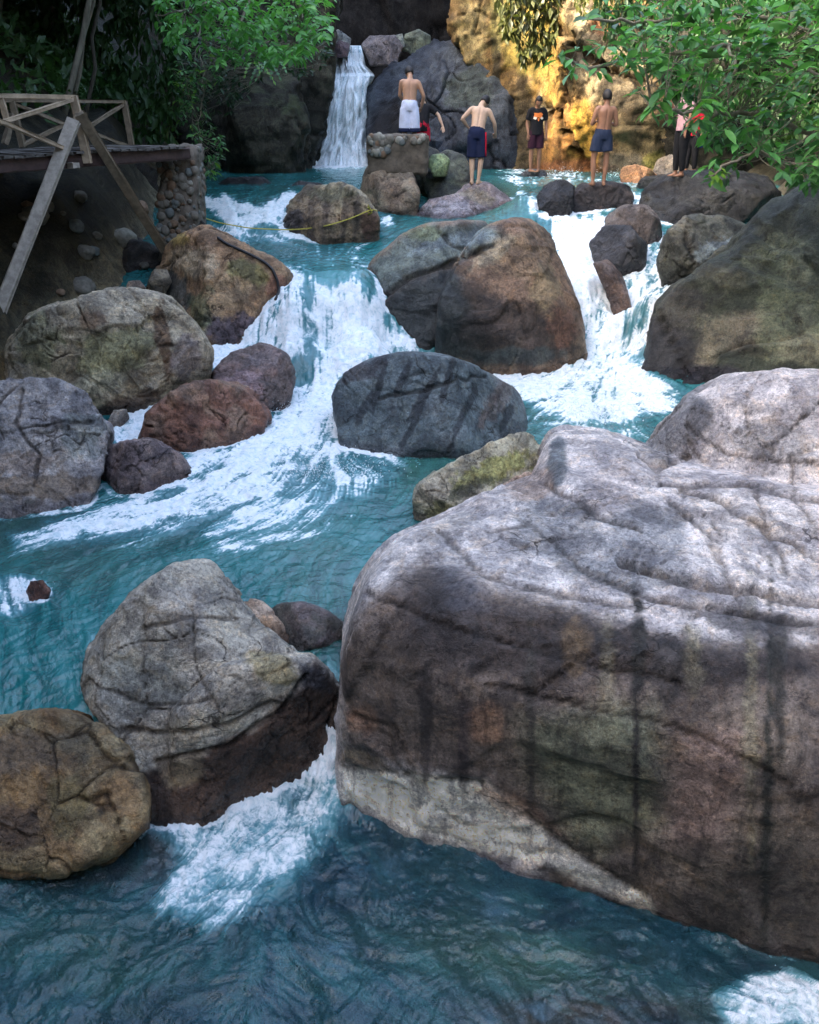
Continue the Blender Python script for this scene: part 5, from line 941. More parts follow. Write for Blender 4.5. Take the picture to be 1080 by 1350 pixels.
def nr(px, py, off=-.05):
    P = on_near(px, 0, off); Y = P[1]; Q = atY(px, py, Y); return np.array([P[0], Y, Q[2]])
e0 = on_near(-200); 
bpart('handrail', nr(-200, 124), nr(112, 128), .06, .05, WOOD)
bpart('post', nr(108, 126), nr(114, 215), .11, .09, WOOD, (0, 1, 0)); bpart('post', nr(15, 128), nr(17, 160), .07, .06, WOOD, (0, 1, 0)); bpart('post', nr(-140, 126), nr(-140, 212), .09, .08, WOOD, (0, 1, 0))
bpart('brace', nr(-10, 167, -.09), nr(106, 131, -.09), .08, .05, WOOD); bpart('brace', nr(-8, 152, -.13), nr(84, 195, -.13), .08, .05, WOOD); bpart('brace', nr(-140, 200, -.09), nr(-20, 133, -.09), .08, .05, WOOD); bpart('brace', nr(-130, 135, -.13), nr(-20, 150, -.13), .08, .05, WOOD)
bpart('strut', nr(104, 158, -.16), atY(-44, 520, 11.2), .17, .09, WOODG, (0, -1, .3), 'long pale strut running down to the left bank')
bpart('strut', nr(112, 150, -.18), atY(217, 330, 14.1), .13, .09, WOODM, (0, -1, .3), 'strut running down right to the orange boulder')
bpart('crossbeam', nr(98, 218, -.15), A0 + (nr(98, 218) - A0) * [1, 1, 0] + sd * (WD + .3) + [0, 0, -.24], .12, .08, WOODG)
FO = WD - .02
def fr_(px, py):
    P = on_near(px, 0, FO); Q = atY(px, py, P[1]); return np.array([P[0], P[1], Q[2]])
bpart('handrail', fr_(-150, 131), fr_(173, 134), .06, .05, WOODM)
for a in (172, 28, -120): bpart('post', fr_(a, 133), fr_(a + 3, 194), .09, .08, WOODM, (0, 1, 0))
bpart('brace', fr_(124, 166), fr_(170, 138), .07, .05, WOODM); bpart('brace', fr_(118, 172), fr_(168, 192), .07, .05, WOODM); bpart('brace', fr_(32, 138), fr_(96, 166), .07, .05, WOODM); bpart('brace', fr_(8, 190), fr_(26, 150), .10, .06, WOODM); bpart('brace', fr_(30, 192), fr_(120, 150), .07, .05, WOODM)
# ------------------------------------------------------------------ stone pier and concrete block
CONC = plain('old_mortar', (0.17, 0.14, 0.11), .9, .4, 9, .8)
STONE = [plain('pier_stone', (0.17, 0.15, 0.12), .8, .35, 12, .6), plain('pier_stone_grey', (0.14, 0.15, 0.14), .8, .35, 12, .6), plain('pier_stone_rust', (0.19, 0.12, 0.075), .8, .3, 12, .6), plain('pier_stone_pale', (0.30, 0.28, 0.23), .8, .3, 12, .6)]
def solid(name, corners, mat, parent, rough=.03, sub=5, bev=.03, seed=0):
    """masonry body from eight corners, subdivided and worn"""
    bm = bmesh.new(); vs = [bm.verts.new(c) for c in corners]
    for f in ((0, 1, 2, 3), (7, 6, 5, 4), (0, 4, 5, 1), (1, 5, 6, 2), (2, 6, 7, 3), (3, 7, 4, 0)): bm.faces.new([vs[i] for i in f])
    bmesh.ops.recalc_face_normals(bm, faces=bm.faces); bmesh.ops.bevel(bm, geom=list(bm.edges), offset=bev, segments=2, affect='EDGES')
    bmesh.ops.subdivide_edges(bm, edges=[e for e in bm.edges if e.calc_length() > .2], cuts=12, use_grid_fill=True); bmesh.ops.triangulate(bm, faces=bm.faces)
    V = np.array([v.co[:] for v in bm.verts]); Fc = np.array([[v.index for v in f.verts] for f in bm.faces]); bm.free()
    V = V + vnorm(V, Fc) * (rough * (fbm(V * 4 + seed, 4) + .5 * fbm(V * 13 + seed, 2)))[:, None]
    return mesh_obj(name, V, Fc, mat, parent, True)
def cobble(parent, c, r, k, flat, nrm_, seed):
    V, Fc = ico(2); u = V * (1 + .22 * perlin(V * 1.3 + seed * 3.1))[:, None]; n = np.array(nrm_, float); n /= np.linalg.norm(n); h = u @ n; u = u - np.outer(h, n) * (1 - flat)
    mesh_obj('stone', np.array(c) + u * r, Fc, STONE[k], parent, True)
pc = atY(232, 193, 14.7); pier = empty('pier', (pc[0], pc[1], 1.9)); props(pier, 'rubble stone pier carrying the right end of the footbridge', 'pier')
def box8(pxl, pxr, pyt, pyb, Yf, Yb, wid=0.0, lean=0):
    a = atY(pxl, pyt, Yf); b = atY(pxr, pyt, Yf); c = atY(pxl - lean, pyb, Yf); d = atY(pxr + lean, pyb, Yf); o = np.array([0, Yb - Yf, 0])
    return [c, d, d + o, c + o, a, b, b + o, a + o]
solid('masonry', box8(212, 258, 193, 345, 14.7, 15.25, lean=5), CONC, pier, .07)
fl_ = atY(0, 0, 14.7)
k = 0
for i in range(120):
    px = 209 + 48 * rng.random(); py = 197 + 130 * rng.random(); r = .03 + .06 * rng.random() ** 2; P = atY(px, py, 14.69); cobble(pier, P, r, int(rng.choice([0, 1, 2, 3], p=[.5, .2, .22, .08])), .5, (0, 1, 0), i)
for i in range(50):
    py = 197 + 128 * rng.random(); P = atY(258, py, 14.7) + [.0 + .0004 * (py - 193), .05 + .5 * rng.random(), 0]; cobble(pier, P, .03 + .05 * rng.random() ** 2, int(rng.choice([0, 1, 2, 3], p=[.5, .2, .2, .1])), .5, (1, 0, 0), 400 + i)
blk = empty('concrete_block', atY(523, 215, 18.8)); props(blk, 'squared block of rubble concrete standing in midstream below the waterfall', 'concrete block')
solid('block', box8(484, 565, 178, 232, 18.2, 19.2, lean=-1), plain('block_concrete', (0.12, 0.095, 0.07), .9, .35, 8, .8), blk, .06, seed=4)
for i in range(46):
    px = 487 + 74 * rng.random() ** 1.3; py = 179 + 10 * rng.random() if i % 3 else 190 + 14 * rng.random(); 
    if px > 520 and py > 188: px = 487 + 20 * rng.random()
    r = .03 + .06 * rng.random(); cobble(blk, atY(px, py, 18.18), r, int(rng.choice([0, 1, 2, 3], p=[.4, .15, .1, .35])), .6, (0, 1, 0), 200 + i)
# loose stones on the bank under the bridge
for i in range(22):
    px = 15 + 190 * rng.random(); py = 235 + 165 * rng.random(); r = .05 + .20 * rng.random() ** 2; P = hit(px, py, ('ground', 'rock_bank', 'boulder'))
    if P is None or P[1] < 12.5: continue
    V, Fc = ico(3); V = V * (1 + .2 * perlin(V * 1.2 + i * 5.3) + .1 * perlin(V * 3 + i))[:, None] * [1, 1, .8]; 
    o = mesh_obj('stone', P + V * r, Fc, STONE[int(rng.choice([0, 1, 2, 3], p=[.4, .3, .2, .1]))], None, True, loc=P - [0, 0, r]); props(o, 'loose stone among the rubble on the dark bank under the footbridge', 'stone', 'loose stones under the footbridge')
# rope and hose
ROPE = plain('yellow_rope', (0.50, 0.42, 0.07), .7, .3, 60, .4); HOSE = plain('black_hose', (.02, .02, .022), .45, .2, 20, .1)
def drape(L, lift):
    out = []
    for (a_, b_, Y_) in L:
        h = hit(a_, b_) if Y_ is None else atY(a_, b_, Y_)
        v_ = CAM - h; out.append(h + v_ / np.linalg.norm(v_) * (lift if Y_ is None else 0))
    return np.array(out)
def dense(P, n_):
    k_ = len(P); tt = np.linspace(0, k_ - 1, n_); P = np.stack([np.interp(tt, range(k_), P[:, k]) for k in range(3)], 1)
    for _ in range(2): P[1:-1] = (P[:-2] + P[1:-1] + P[2:]) / 3
    return P
P = drape([(262, 285, 15.6), (290, 294, 15.9), (330, 301, 16.1), (375, 303, None), (400, 302, None), (430, 298, None), (460, 289, None), (488, 277, None)], .05); P = dense(P, 50)
v, f = tube(P, .011, 6); kn = [tube([P[-1] + rng.normal(size=3) * .05, P[-1] + rng.normal(size=3) * .10], .010, 5) for _ in range(6)]
v, f = joinm([(v, f)] + kn); props(mesh_obj('rope', v, f, ROPE, None, True, loc=P[0]), 'thin yellow rope strung low across the brown boulder', 'rope')
P = dense(drape([(262, 288, 15.3)] + [(a_, b_, None) for a_, b_ in ((285, 312), (300, 322), (318, 330), (335, 338), (350, 346), (360, 356), (366, 370), (368, 384), (363, 395))], .03), 60)
v, f = tube(P, .022, 6); props(mesh_obj('hose', v, f, HOSE, None, True, loc=P[0]), 'black hose draped over the orange brown boulder', 'hose')

# ------------------------------------------------------------------ waterfall
def fallsheet():
    nu, nv = 70, 200; rows = [(60, 440, 478, 29.6), (72, 437, 480, 29.2), (86, 436, 481, 28.8), (96, 434, 490, 28.55), (100, 431, 492, 28.2), (115, 426, 488, 28.05), (150, 417, 490, 27.9), (185, 409, 490, 27.8), (205, 398, 495, 27.7), (224, 388, 500, 27.4)]
    rows = np.array(rows, float); t = np.linspace(60, 224, nv); L = np.interp(t, rows[:, 0], rows[:, 1]); Rr = np.interp(t, rows[:, 0], rows[:, 2]); Yd = np.interp(t, rows[:, 0], rows[:, 3])
    u = np.linspace(0, 1, nu); n1 = nrm(blur(rng.normal(size=(1, nu)).repeat(nv, 0), 0)); base = np.zeros((nv, nu)); g = rng.normal(size=(nv, nu)); g = np.apply_along_axis(lambda m: np.convolve(m, np.hanning(31) / np.hanning(31).sum(), 'same'), 0, g); g = nrm(g)
    g2 = nrm(np.apply_along_axis(lambda m: np.convolve(m, np.hanning(61) / 30, 'same'), 0, nrm(blur(rng.normal(size=(nv, nu)), 2))))
    V = []
    for i in range(nv):
        for j in range(nu):
            b = 10 * (abs(u[j] - .5) * 2) ** 4 * .08
            V.append(atY(L[i] + (Rr[i] - L[i]) * u[j] + g2[i, j] * .8, t[i], Yd[i] - .10 * g[i, j] * .6 - .09 * g2[i, j] + b))
    V = np.array(V); ix = np.arange(nu * nv).reshape(nv, nu); Q = np.stack([ix[:-1, :-1].ravel(), ix[1:, :-1].ravel(), ix[1:, 1:].ravel(), ix[:-1, 1:].ravel()], 1)
    back = V + [0, .35, 0]; Q2 = Q[:, ::-1] + len(V); o = mesh_obj('waterfall', np.vstack([V, back]), np.vstack([Q, Q2]), WATER, smooth=True)
    edge = (np.abs(u - .5) * 2)[None, :]
    f = np.clip(.98 + .13 * g + .10 * g2 - .35 * edge ** 6, 0, 1) * np.ones((nv, nu)); f[:12] *= .75; f = f.ravel(); fattr(o, 'foam', np.append(f, f)); fattr(o, 'clear', np.zeros(2 * len(f))); cattr(o, 'tint', np.tile([.12, .22, .25], (2 * len(f), 1)))
    props(o, 'white waterfall dropping between the dark cliffs', 'waterfall')
fallsheet()
# ------------------------------------------------------------------ spray
SPRAY = NT('spray'); SPRAY = SPRAY.done(SPRAY.bsdf((.85, .9, .93), .3, .5))
def spray(label, spots, seed):
    rg = np.random.default_rng(seed); V0, F0 = ico(1); V0 = V0[:12] if False else V0; Vs = []; P = []; Rr = []
    for (a, b, rx, ry, n, s, up) in spots:
        z = 1.0
        for _ in range(6): z = float(level(atZ(a, b, min(z, 3.5))[None, :2])[0])
        c = atZ(a, b, z); sc_ = c[1] / F
        p = c + np.stack([rg.normal(size=n) * rx * sc_, rg.normal(size=n) * ry * sc_ * 1.5, np.abs(rg.normal(size=n)) * up * .75], 1)
        lv = level(p[:, :2]); p[:, 2] = lv + p[:, 2] - z + .01; p[:, 2] = np.maximum(p[:, 2], lv + .01); P.append(p); Rr.append(.62 * s * (.4 + rg.random(n) ** 2 * 1.2))
    P = np.vstack(P); Rr = np.concatenate(Rr)
    O_ = np.array([[1, 0, 0], [-1, 0, 0], [0, 1, 0], [0, -1, 0], [0, 0, 1.3], [0, 0, -1.3]]); Fo = np.array([[0, 2, 4], [2, 1, 4], [1, 3, 4], [3, 0, 4], [2, 0, 5], [1, 2, 5], [3, 1, 5], [0, 3, 5]])
    V = (P[:, None] + Rr[:, None, None] * O_[None]).reshape(-1, 3); Fc = (Fo[None] + 6 * np.arange(len(P))[:, None, None]).reshape(-1, 3)
    o = mesh_obj('spray', V, Fc, SPRAY, smooth=True); props(o, label, 'spray', kind='stuff')
spray('droplets thrown up by the right cascade', [(735, 285, 18, 14, 900, .010, .16), (765, 320, 16, 14, 500, .010, .12), (800, 355, 10, 8, 250, .009, .10), (725, 300, 20, 20, 1200, .006, .10), (800, 470, 26, 14, 1500, .005, .14), (800, 460, 20, 12, 700, .010, .12), (768, 462, 8, 14, 260, .010, .14), (862, 380, 14, 6, 200, .008, .08), (740, 258, 10, 5, 250, .010, .12)], 1)
spray('droplets thrown up by the left fall', [(430, 480, 40, 10, 700, .009, .14), (500, 460, 20, 10, 350, .009, .16), (450, 540, 12, 16, 300, .009, .10), (370, 500, 10, 16, 250, .009, .08), (400, 590, 60, 20, 400, .006, .04), (430, 490, 45, 12, 2000, .005, .14)], 2)
spray('droplets in the small chute at the bottom of the frame', [(340, 1045, 40, 10, 200, .004, .03), (430, 1010, 12, 16, 200, .004, .03), (1020, 1315, 30, 10, 300, .004, .04), (30, 785, 20, 8, 160, .005, .03), (380, 1120, 60, 40, 400, .0025, .012), (270, 1180, 40, 25, 250, .0025, .012)], 3)
# ------------------------------------------------------------------ people
def skin_mat(name, c): return plain(name, c, .5, .12, 9, .1, .4)
def cloth(name, c, r=.85, var=.15): return plain(name, c, r, var, 7, .5, .2)
def loft(pts, rad, right=(1, 0, 0), n=14, power=2.3):
    pts = np.array(pts, float); rad = [(r, r) if np.isscalar(r) else r for r in rad]; m = len(pts)
    tt = np.linspace(0, m - 1, 3 * (m - 1) + 1); P = np.stack([np.interp(tt, range(m), pts[:, k]) for k in range(3)], 1); A = np.interp(tt, range(m), [r[0] for r in rad]); B = np.interp(tt, range(m), [r[1] for r in rad])
    P[1:-1] = (P[:-2] + 2 * P[1:-1] + P[2:]) / 4; A[1:-1] = (A[:-2] + 2 * A[1:-1] + A[2:]) / 4; B[1:-1] = (B[:-2] + 2 * B[1:-1] + B[2:]) / 4
    T = np.gradient(P, axis=0); V = []
    for i in range(len(P)):
        t = T[i] / np.linalg.norm(T[i]); a = np.array(right, float); a = a - t * (a @ t); a /= np.linalg.norm(a); b = np.cross(t, a)
        for k in range(n):
            h = 2 * math.pi * k / n; cx = abs(math.cos(h)) ** (2 / power) * np.sign(math.cos(h)); sx = abs(math.sin(h)) ** (2 / power) * np.sign(math.sin(h)); V.append(P[i] + A[i] * cx * a + B[i] * sx * b)
    L = len(P); Fq = [[i * n + k, i * n + (k + 1) % n, (i + 1) * n + (k + 1) % n, (i + 1) * n + k] for i in range(L - 1) for k in range(n)]
    c0 = len(V); V += [P[0], P[-1]]; Ft = [[k, c0, (k + 1) % n] for k in range(n)] + [[(L - 1) * n + k, (L - 1) * n + (k + 1) % n, c0 + 1] for k in range(n)]
    return V, Fq + Ft
def headmesh(c, R3, face=1.0):
    V, Fc = ico(4); V = V.copy(); x, y, z = V.T
    sx = .074 * (1 - .22 * sstep(-.1, -.95, z) * 1.0); sy = .094; sz = .118
    P = np.stack([x * sx, y * sy * (1 - .12 * sstep(0, -1, z)), z * sz], 1)
    front = sstep(.2, .7, y)
    P[:, 1] += front * (.026 * np.exp(-((x / .16) ** 2 + ((z + .12) / .20) ** 2)) + .010 * np.exp(-((x / .4) ** 2 + ((z + .48) / .10) ** 2)) - .014 * (np.exp(-(((x - .36) / .17) ** 2 + ((z - .08) / .12) ** 2)) + np.exp(-(((x + .36) / .17) ** 2 + ((z - .08) / .12) ** 2))) + .008 * np.exp(-((x / .6) ** 2 + ((z - .26) / .09) ** 2)) + .010 * np.exp(-((x / .3) ** 2 + ((z + .85) / .14) ** 2)))
    for s in (-1, 1): P[:, 0] += s * .016 * np.exp(-(((x - s * .97) / .25) ** 2 + ((y + .02) / .16) ** 2 + ((z - .02) / .24) ** 2))
    return (P @ np.array(R3).T) + c, [list(map(int, f)) for f in Fc]
def union(parts, vox, sm=2):
    V, Fc = joinm(parts); ob = mesh_obj('tmp', V, Fc); tm = ob.data; md = ob.modifiers.new('r', 'REMESH'); md.mode = 'VOXEL'; md.voxel_size = vox
    dg = bpy.context.evaluated_depsgraph_get(); me = bpy.data.meshes.new_from_object(ob.evaluated_get(dg)); n = len(me.vertices); co = np.empty(n * 3, np.float32); me.vertices.foreach_get('co', co)
    vi_ = np.empty(len(me.polygons) * 4, np.int32); me.loops.foreach_get('vertex_index', vi_); bpy.data.objects.remove(ob); bpy.data.meshes.remove(me); bpy.data.meshes.remove(tm)
    V = co.reshape(-1, 3).astype(float); Fq = vi_.reshape(-1, 4)
    for _ in range(sm):
        A = np.zeros_like(V); c = np.zeros(len(V))
        for k in range(4):
            a = Fq[:, k]; b = Fq[:, (k + 1) % 4]
            for axx in range(3): A[:, axx] += np.bincount(a, V[b, axx], len(V)) + np.bincount(b, V[a, axx], len(V))
            c += np.bincount(a, minlength=len(V)) + np.bincount(b, minlength=len(V))
        V = .5 * V + .5 * A / c[:, None]
    return V, Fq
def hand(w, d, s):
    w = np.array(w, float); d = np.array(d, float); d /= np.linalg.norm(d); side = np.cross(d, [0, 0, 1.0]) if abs(d[2]) < .8 else np.cross(d, [0, 1.0, 0]); side /= np.linalg.norm(side); nn = np.cross(d, side); out = []
    palm = loft([w, w + d * .045, w + d * .09], [(.026, .018), (.038, .015), (.036, .012)], side)
    for k, L in enumerate((.062, .074, .068, .052)):
        b = w + d * .085 + side * (-.027 + .018 * k); out.append(tube([b - d * .01, b + d * L * .5 + nn * .004, b + d * L * .85 + nn * .016, b + d * L + nn * .028], [.0085, .008, .0075, .006], 6))
    b = w + d * .03 + side * (-.03 if s > 0 else .03); o = side * (-.6 if s > 0 else .6); out.append(tube([b, b + (d + o) * .025, b + (d * 1.2 + o) * .045], [.011, .010, .008], 6))
    return palm, out
def rotx(a): c, s = math.cos(a), math.sin(a); return np.array([[1, 0, 0], [0, c, -s], [0, s, c]])
def rotz(a): c, s = math.cos(a), math.sin(a); return np.array([[c, -s, 0], [s, c, 0], [0, 0, 1]])
def roty(a): c, s = math.cos(a), math.sin(a); return np.array([[c, 0, s], [0, 1, 0], [-s, 0, c]])
def person(label, feet, yaw, skin, hair, lean=0.0, side=0.0, head=(0, 0, 0), arms=None, legs=None, top=None, bottom=None, blen=.45, hgt=1.68, bottom_w=1.0, band=None, hairlen=0):
    k = hgt / 1.68; M = roty(side) @ rotx(-lean); P0 = np.array([0, 0, .95]); tr = lambda q: P0 + M @ (np.array(q, float) - P0)
    root = empty('person', feet); root.rotation_euler = (0, 0, yaw); root.scale = (k, k, k); props(root, label, 'person', 'bathers by the upper pool')
    legs = legs or [((-.10, .03, .50), (-.11, -.01, .085), 0.0), ((.10, .02, .50), (.12, 0, .085), 0.0)]
    # arms: (elbow, wrist, hand direction) for left (x<0) then right, in the frame of the leaning torso
    arms = arms or [((-.25, -.03, 1.10), (-.24, .06, .86), (0, .1, -1)), ((.25, -.03, 1.10), (.24, .06, .86), (0, .1, -1))]
    sp = [(0, 0, .86), (0, 0, .96), (0, -.01, 1.08), (0, 0, 1.22), (0, -.015, 1.34), (0, -.01, 1.42)]
    body = [loft([tr(q) if q[2] > .9 else q for q in sp], [(.14, .10), (.155, .11), (.132, .095), (.150, .105), (.165, .10), (.085, .065)])]
    nb = tr((0, -.01, 1.40)); hc_l = np.array([0, .0, 1.42]); H3 = M @ rotz(head[2]) @ roty(head[1]) @ rotx(-head[0]); hc = tr((0, -.005, 1.46)) + H3 @ np.array([0, .025, .125])
    body.append(loft([nb, tr((0, .0, 1.47)), hc + H3 @ np.array([0, -.015, -.05])], [.062, .052, .055])); body.append(headmesh(hc, H3)); extra = []
    for s, (e, w, hd) in zip((-1, 1), arms):
        sh = tr((s * .165, -.005, 1.375)); e = tr(e); w = tr(w); hd = M @ np.array(hd, float)
        mid = (sh + e) / 2; m2 = e + (w - e) * .3
        body.append(loft([tr((s * .09, 0, 1.38)), sh, mid, e, m2, w], [.05, .056, .045, .037, .039, .025], (0, 1, .1))); pm, fg = hand(w, hd, s); body.append(pm); extra += fg
    for s, (kn, an, ft) in zip((-1, 1), legs):
        hp = np.array([s * .082, 0, .90]); kn = np.array(kn, float); an = np.array(an, float); c2 = kn + (an - kn) * .3 + [0, -.015, 0]
        body.append(loft([hp, (hp + kn) / 2, kn, c2, an, an - [0, 0, .04]], [.088, .073, .052, .055, .034, .035]))
        fd = rotz(ft) @ np.array([0, 1.0, 0]); body.append(loft([an + [0, 0, -.045] - fd * .05, an + [0, 0, -.05] + fd * .03, an + [0, 0, -.058] + fd * .10, an + [0, 0, -.066] + fd * .165], [(.034, .036), (.038, .034), (.045, .024), (.035, .014)], rotz(ft) @ np.array([1.0, 0, 0])))
    V, Fq = union(body, .0135, 1); 
    # a soft groove down the spine
    Vl = (V - P0) @ M + P0; g = np.exp(-(Vl[:, 0] / .018) ** 2) * sstep(.98, 1.06, Vl[:, 2]) * (1 - sstep(1.34, 1.40, Vl[:, 2])) * (Vl[:, 1] < 0); V = V + np.outer(g * .012, M @ [0, 1, 0])
    Ve, Fe = joinm(extra); Fa = [list(map(int, q)) for q in Fq] + [[i + len(V) for i in q] for q in Fe]; o = mesh_obj('body', np.vstack([V, np.array(Ve)]), Fa, skin, None, True); o.parent = root
    # hair cap
    Vh, Fh = ico(4); m = np.array([not (q[1] > .35 and q[2] < .35) and q[2] > -.50 - .3 * hairlen + .3 * (q[1] > 0) for q in Vh]); r = np.where(m, 1.10, .82) + .035 * perlin(Vh * 6 + hgt * 9); Ph = (Vh * [.080, .098, .119] * r[:, None]) @ H3.T + hc + H3 @ np.array([0, -.006, .008]); o = mesh_obj('hair', Ph, Fh, hair, None, True); o.parent = root
    if bottom:
        nm, mt = bottom; hem = blen
        parts = [loft([(0, 0, .84), (0, 0, .90), (0, 0, .97), tr((0, 0, 1.03))], [(.155, .118), (.172, .128), (.168, .122), (.150, .110)])]
        for s, (kn, an, ft) in zip((-1, 1), legs):
            hp = np.array([s * .085, 0, .90]); kn = np.array(kn, float); an = np.array(an, float); L = [hp, (hp + kn) / 2]; rr = [.105, .100 * bottom_w]
            z = .70
            if hem > .45: f = min(1, (hem - .18) / .42); L.append(hp + (kn - hp) * f + [0, -.01, 0]); rr.append(.100 * bottom_w * (1.0 if hem < .7 else .75))
            else: L[-1] = hp + (kn - hp) * (hem / .45) * .7; 
            if hem > .7: L += [kn + (an - kn) * .4, an + [0, 0, .03]]; rr += [.068, .050]
            parts.append(loft(L, rr))
        V, Fq = union(parts, .016, 1); V = V + vnorm(V, Fq) * (.006 * perlin(V * [26, 26, 6]) + .004 * perlin(V * [50, 50, 12]))[:, None]; o = mesh_obj(nm, V, Fq, mt, None, True); o.parent = root
        if band is not None:
            bm_, kind = band
            if kind == 'stripe':     # a strip of cloth sewn down the outer seam
                s = 1; hp = np.array([.085, 0, .96]); kn = np.array(legs[1][0]); o2 = loft([hp + [.085, -.045, 0], (hp + kn) / 2 + [.088, -.055, 0], kn + [.082, -.05, .03]], [(.016, .045), (.018, .048), (.018, .05)], (1, 0, 0), 8); o2 = mesh_obj('side_stripe', o2[0], o2[1], bm_, None, True); o2.parent = root
            if kind == 'hem':
                for s, (kn, an, ft) in zip((-1, 1), legs):
                    hp = np.array([s * .085, 0, .90]); kn = np.array(kn); q = hp + (kn - hp) * min(1, (hem - .18) / .42); l_ = loft([q + [0, -.01, .02], q + [0, -.01, -.055]], [.104 * bottom_w, .108 * bottom_w]); o2 = mesh_obj('hem', l_[0], l_[1], bm_, None, True); o2.parent = root
    if top:
        nm, mt = top; parts = [loft([tr(q) if q[2] > .9 else q for q in ((0, 0, .84), (0, 0, .95), (0, 0, 1.10), (0, 0, 1.24), (0, -.01, 1.36), (0, 0, 1.43))], [(.175, .135), (.168, .128), (.158, .120), (.168, .124), (.178, .116), (.085, .072)])]
        for s, (e, w, hd) in zip((-1, 1), arms):
            sh = tr((s * .165, -.005, 1.375)); e = tr(e); parts.append(loft([tr((s * .08, 0, 1.37)), sh, sh + (e - sh) * .75], [.075, .078, .068], (0, 1, .1)))
        V, Fq = union(parts, .016, 1); V = V + vnorm(V, Fq) * (.007 * perlin(V * [18, 18, 9]) + .004 * perlin(V * 40))[:, None]; o = mesh_obj(nm, V, Fq, mt, None, True); o.parent = root
        root['front'] = 0.0; del root['front']
        return root, tr, M
    return root, tr, M
SK1 = skin_mat('skin_tan', (.42, .235, .145)); SK2 = skin_mat('skin_light', (.56, .37, .25)); SK3 = skin_mat('skin_brown', (.29, .145, .085)); HAIR = plain('black_hair', (.012, .010, .010), .6, .3, 60, .6)
WHT = cloth('white_shorts_cloth', (.62, .66, .80)); NAVY = cloth('navy_cloth', (.012, .018, .05)); REDC = cloth('red_cloth', (.42, .01, .03)); BLK = cloth('black_cloth', (.012, .012, .014)); NV2 = cloth('blue_grey_shorts_cloth', (.025, .035, .065)); MAR = cloth('maroon_cloth', (.035, .010, .02)); PINK = cloth('pink_cloth', (.50, .30, .32))
def P3(a, b, Y): return atY(a, b, Y)
def stand(a, b, Y):
    h = hit(a, b, ('boulder',)); print('STAND', a, Y, None if h is None else round(h[1], 2)); return atY(a, b, Y) if h is None or abs(h[1] - Y) > 2.5 else h
# man in white shorts, back turned, looking down
person('shirtless man in white basketball shorts seen from behind on the concrete block', P3(540, 205, 19.45), .05, SK1, HAIR, lean=.16, side=.03, head=(.5, 0, .2),
       arms=[((-.20, .10, 1.14), (-.10, .26, 1.05), (.3, 1, 0)), ((.29, .02, 1.12), (.26, .20, .95), (-.3, .8, -.4))], bottom=('shorts', WHT), blen=.60, bottom_w=1.18, band=(NAVY, 'hem'), hgt=1.70)
person('person in black top and red shorts stooping behind the man in white shorts', P3(556, 226, 20.3), -.1, SK2, HAIR, lean=.45, head=(.9, 0, 0),
       arms=[((-.40, .02, 1.20), (-.42, .02, .96), (0, .1, -1)), ((.36, .04, 1.22), (.46, .10, 1.00), (.2, .1, -1))], top=('shirt', BLK), bottom=('shorts', REDC), blen=.46, hgt=1.62)
person('shirtless man in navy shorts with a red side stripe leaning forward on a boulder', stand(627, 243, 18.5), -.08, SK2, HAIR, lean=.30, side=.13, head=(.55, .25, -.5),
       arms=[((-.33, .02, 1.17), (-.20, .18, 1.08), (.6, .6, -.2)), ((.31, .06, 1.19), (.36, .22, 1.06), (0, 1, -.3))], legs=[((-.085, .03, .50), (-.075, -.02, .085), .1), ((.10, .02, .50), (.055, .0, .085), -.9)], bottom=('shorts', NAVY), blen=.60, bottom_w=1.05, band=(REDC, 'stripe'), hgt=1.72)
rt, tr_, M_ = person('man in black shirt with orange and white print standing on a stone in the pool', stand(704, 227, 22.45), math.pi + .12, SK3, HAIR, lean=.04, head=(.40, 0, 0),
       arms=[((-.235, -.02, 1.10), (-.24, .05, .87), (.05, .1, -1)), ((.235, -.02, 1.10), (.21, .07, .87), (0, .1, -1))], legs=[((-.10, .03, .50), (-.11, -.01, .085), -.5), ((.10, .02, .50), (.09, 0, .085), .5)], top=('shirt', BLK), bottom=('shorts', MAR), blen=.56, hgt=1.66)
# the print: a curved patch of orange lettering-like shapes over white splashes on the chest
def patch(nm, shape, mt, off):
    V = []; Fc = []; n = len(shape); c = np.mean(shape, 0)
    pts = [c] + [np.array(q) for q in shape]
    for (x, z) in pts:
        y = .128 * math.sqrt(max(0, 1 - (abs(x) / .185) ** 2.3)) + off; V.append(tr_((x, y - .004, z)))
    b = [v + M_ @ np.array([0, -.004, 0]) for v in V]; m = n + 1; V = V + b; Fc = [[0, 1 + i, 1 + (i + 1) % n] for i in range(n)] + [[m, m + 1 + (i + 1) % n, m + 1 + i] for i in range(n)] + [[1 + i, m + 1 + i, m + 1 + (i + 1) % n, 1 + (i + 1) % n] for i in range(n)]
    o = mesh_obj(nm, V, Fc, mt); o.parent = rt
ORG = cloth('orange_print', (.80, .22, .05)); PWH = cloth('white_print', (.75, .65, .55))
patch('shirt_print', [(-.105, 1.30), (-.06, 1.335), (.02, 1.325), (.11, 1.33), (.10, 1.28), (.115, 1.25), (.05, 1.225), (0, 1.235), (-.04, 1.215), (-.10, 1.235), (-.085, 1.27)], ORG, .010)
for q in ([(-.115, 1.235), (-.06, 1.245), (-.05, 1.20), (-.09, 1.185), (-.125, 1.205)], [(.05, 1.24), (.11, 1.245), (.12, 1.205), (.07, 1.18), (.04, 1.205)], [(-.03, 1.215), (.025, 1.215), (.012, 1.165), (-.01, 1.145)]): patch('shirt_print', q, PWH if q[0][0] != -.03 else ORG, .016)
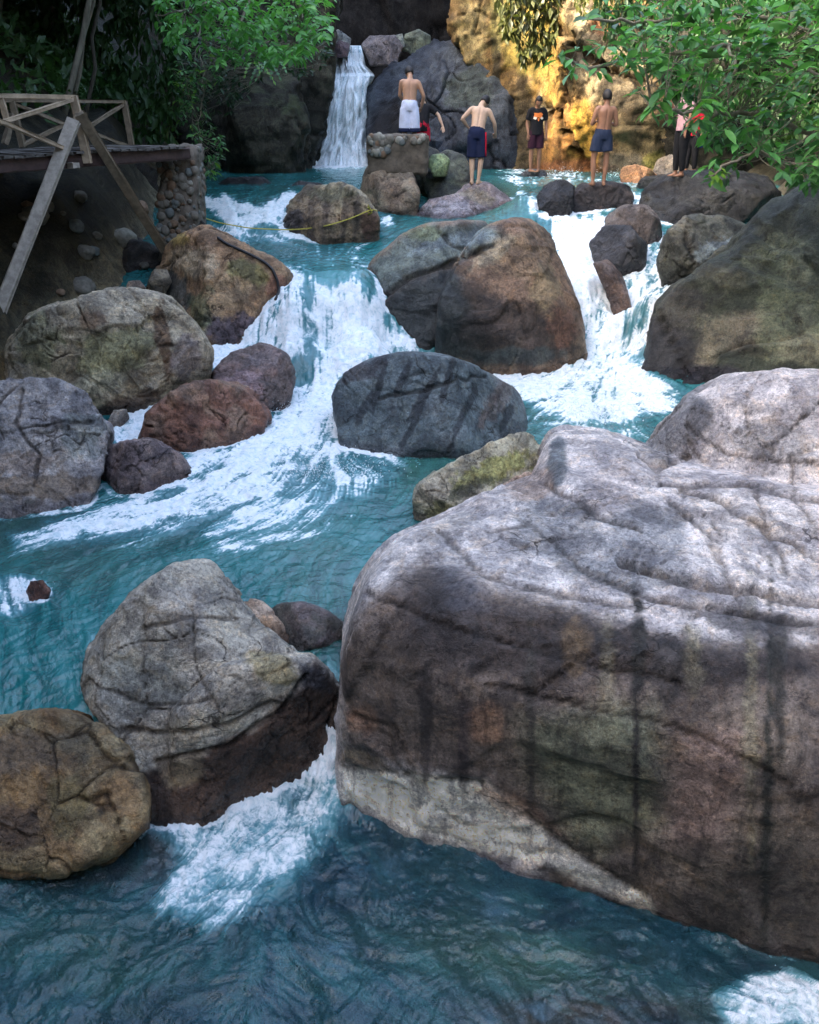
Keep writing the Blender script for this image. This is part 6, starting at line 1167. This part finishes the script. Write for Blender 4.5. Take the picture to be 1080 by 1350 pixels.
person('shirtless tan man in dark blue shorts seen from behind on a flat rock', stand(789, 245, 18.5), .1, SK3, HAIR, lean=-.02, side=.05, head=(.15, 0, .1),
       arms=[((-.25, -.01, 1.10), (-.13, .16, 1.14), (.7, .5, .2)), ((.245, -.01, 1.10), (.12, .17, 1.13), (-.7, .5, .2))], legs=[((-.14, .03, .50), (-.12, .0, .085), .2), ((.12, .02, .50), (.10, 0, .085), -.2)], bottom=('shorts', NV2), blen=.47, bottom_w=1.12, hgt=1.67)
person('woman in pink top and black trousers standing under the leaves', stand(894, 233, 19.2), math.pi / 2 + .3, SK3, HAIR, lean=.03, head=(.2, 0, 0), hairlen=1.5,
       arms=[((-.24, .03, 1.12), (-.22, .10, .88), (0, .2, -1)), ((.24, .10, 1.20), (.16, .26, 1.38), (0, .2, 1))], legs=[((-.09, .03, .50), (-.085, -.01, .085), 0), ((.09, .04, .50), (.07, .03, .085), 0)], top=('shirt', PINK), bottom=('trousers', BLK), blen=.9, hgt=1.58)
person('person wrapped in dark red clothing half hidden behind the woman in pink', P3(909, 229, 20.2), math.pi / 2 + .6, SK3, HAIR, lean=.12, head=(.3, 0, 0), arms=None, top=('shirt', REDC), bottom=('trousers', BLK), blen=.9, hgt=1.52)
# blue bag hung under the leaves
bg_ = atY(920, 180, 20.4); t = empty('bag', bg_ - [0, 0, .22]); props(t, 'bright blue bag hanging in the dark behind the woman in pink', 'bag')
BLU = cloth('blue_bag_cloth', (.02, .03, .30)); l_ = loft([bg_ - [0, 0, .22], bg_ - [0, 0, .1], bg_, bg_ + [0, 0, .13]], [(.12, .06), (.19, .10), (.18, .09), (.09, .04)]); Vb = np.array(l_[0]); Vb = Vb + .02 * np.stack([perlin(Vb * 9), perlin(Vb * 9 + 20), perlin(Vb * 9 + 40)], 1); mesh_obj('bag_body', Vb, l_[1], BLU, t, True)
h_ = [bg_ + [.09 * math.cos(a), 0, .12 + .16 * math.sin(a)] for a in np.linspace(0, math.pi, 12)]; v, f = tube(h_, .010, 6); mesh_obj('handle', v, f, BLU, t, True)
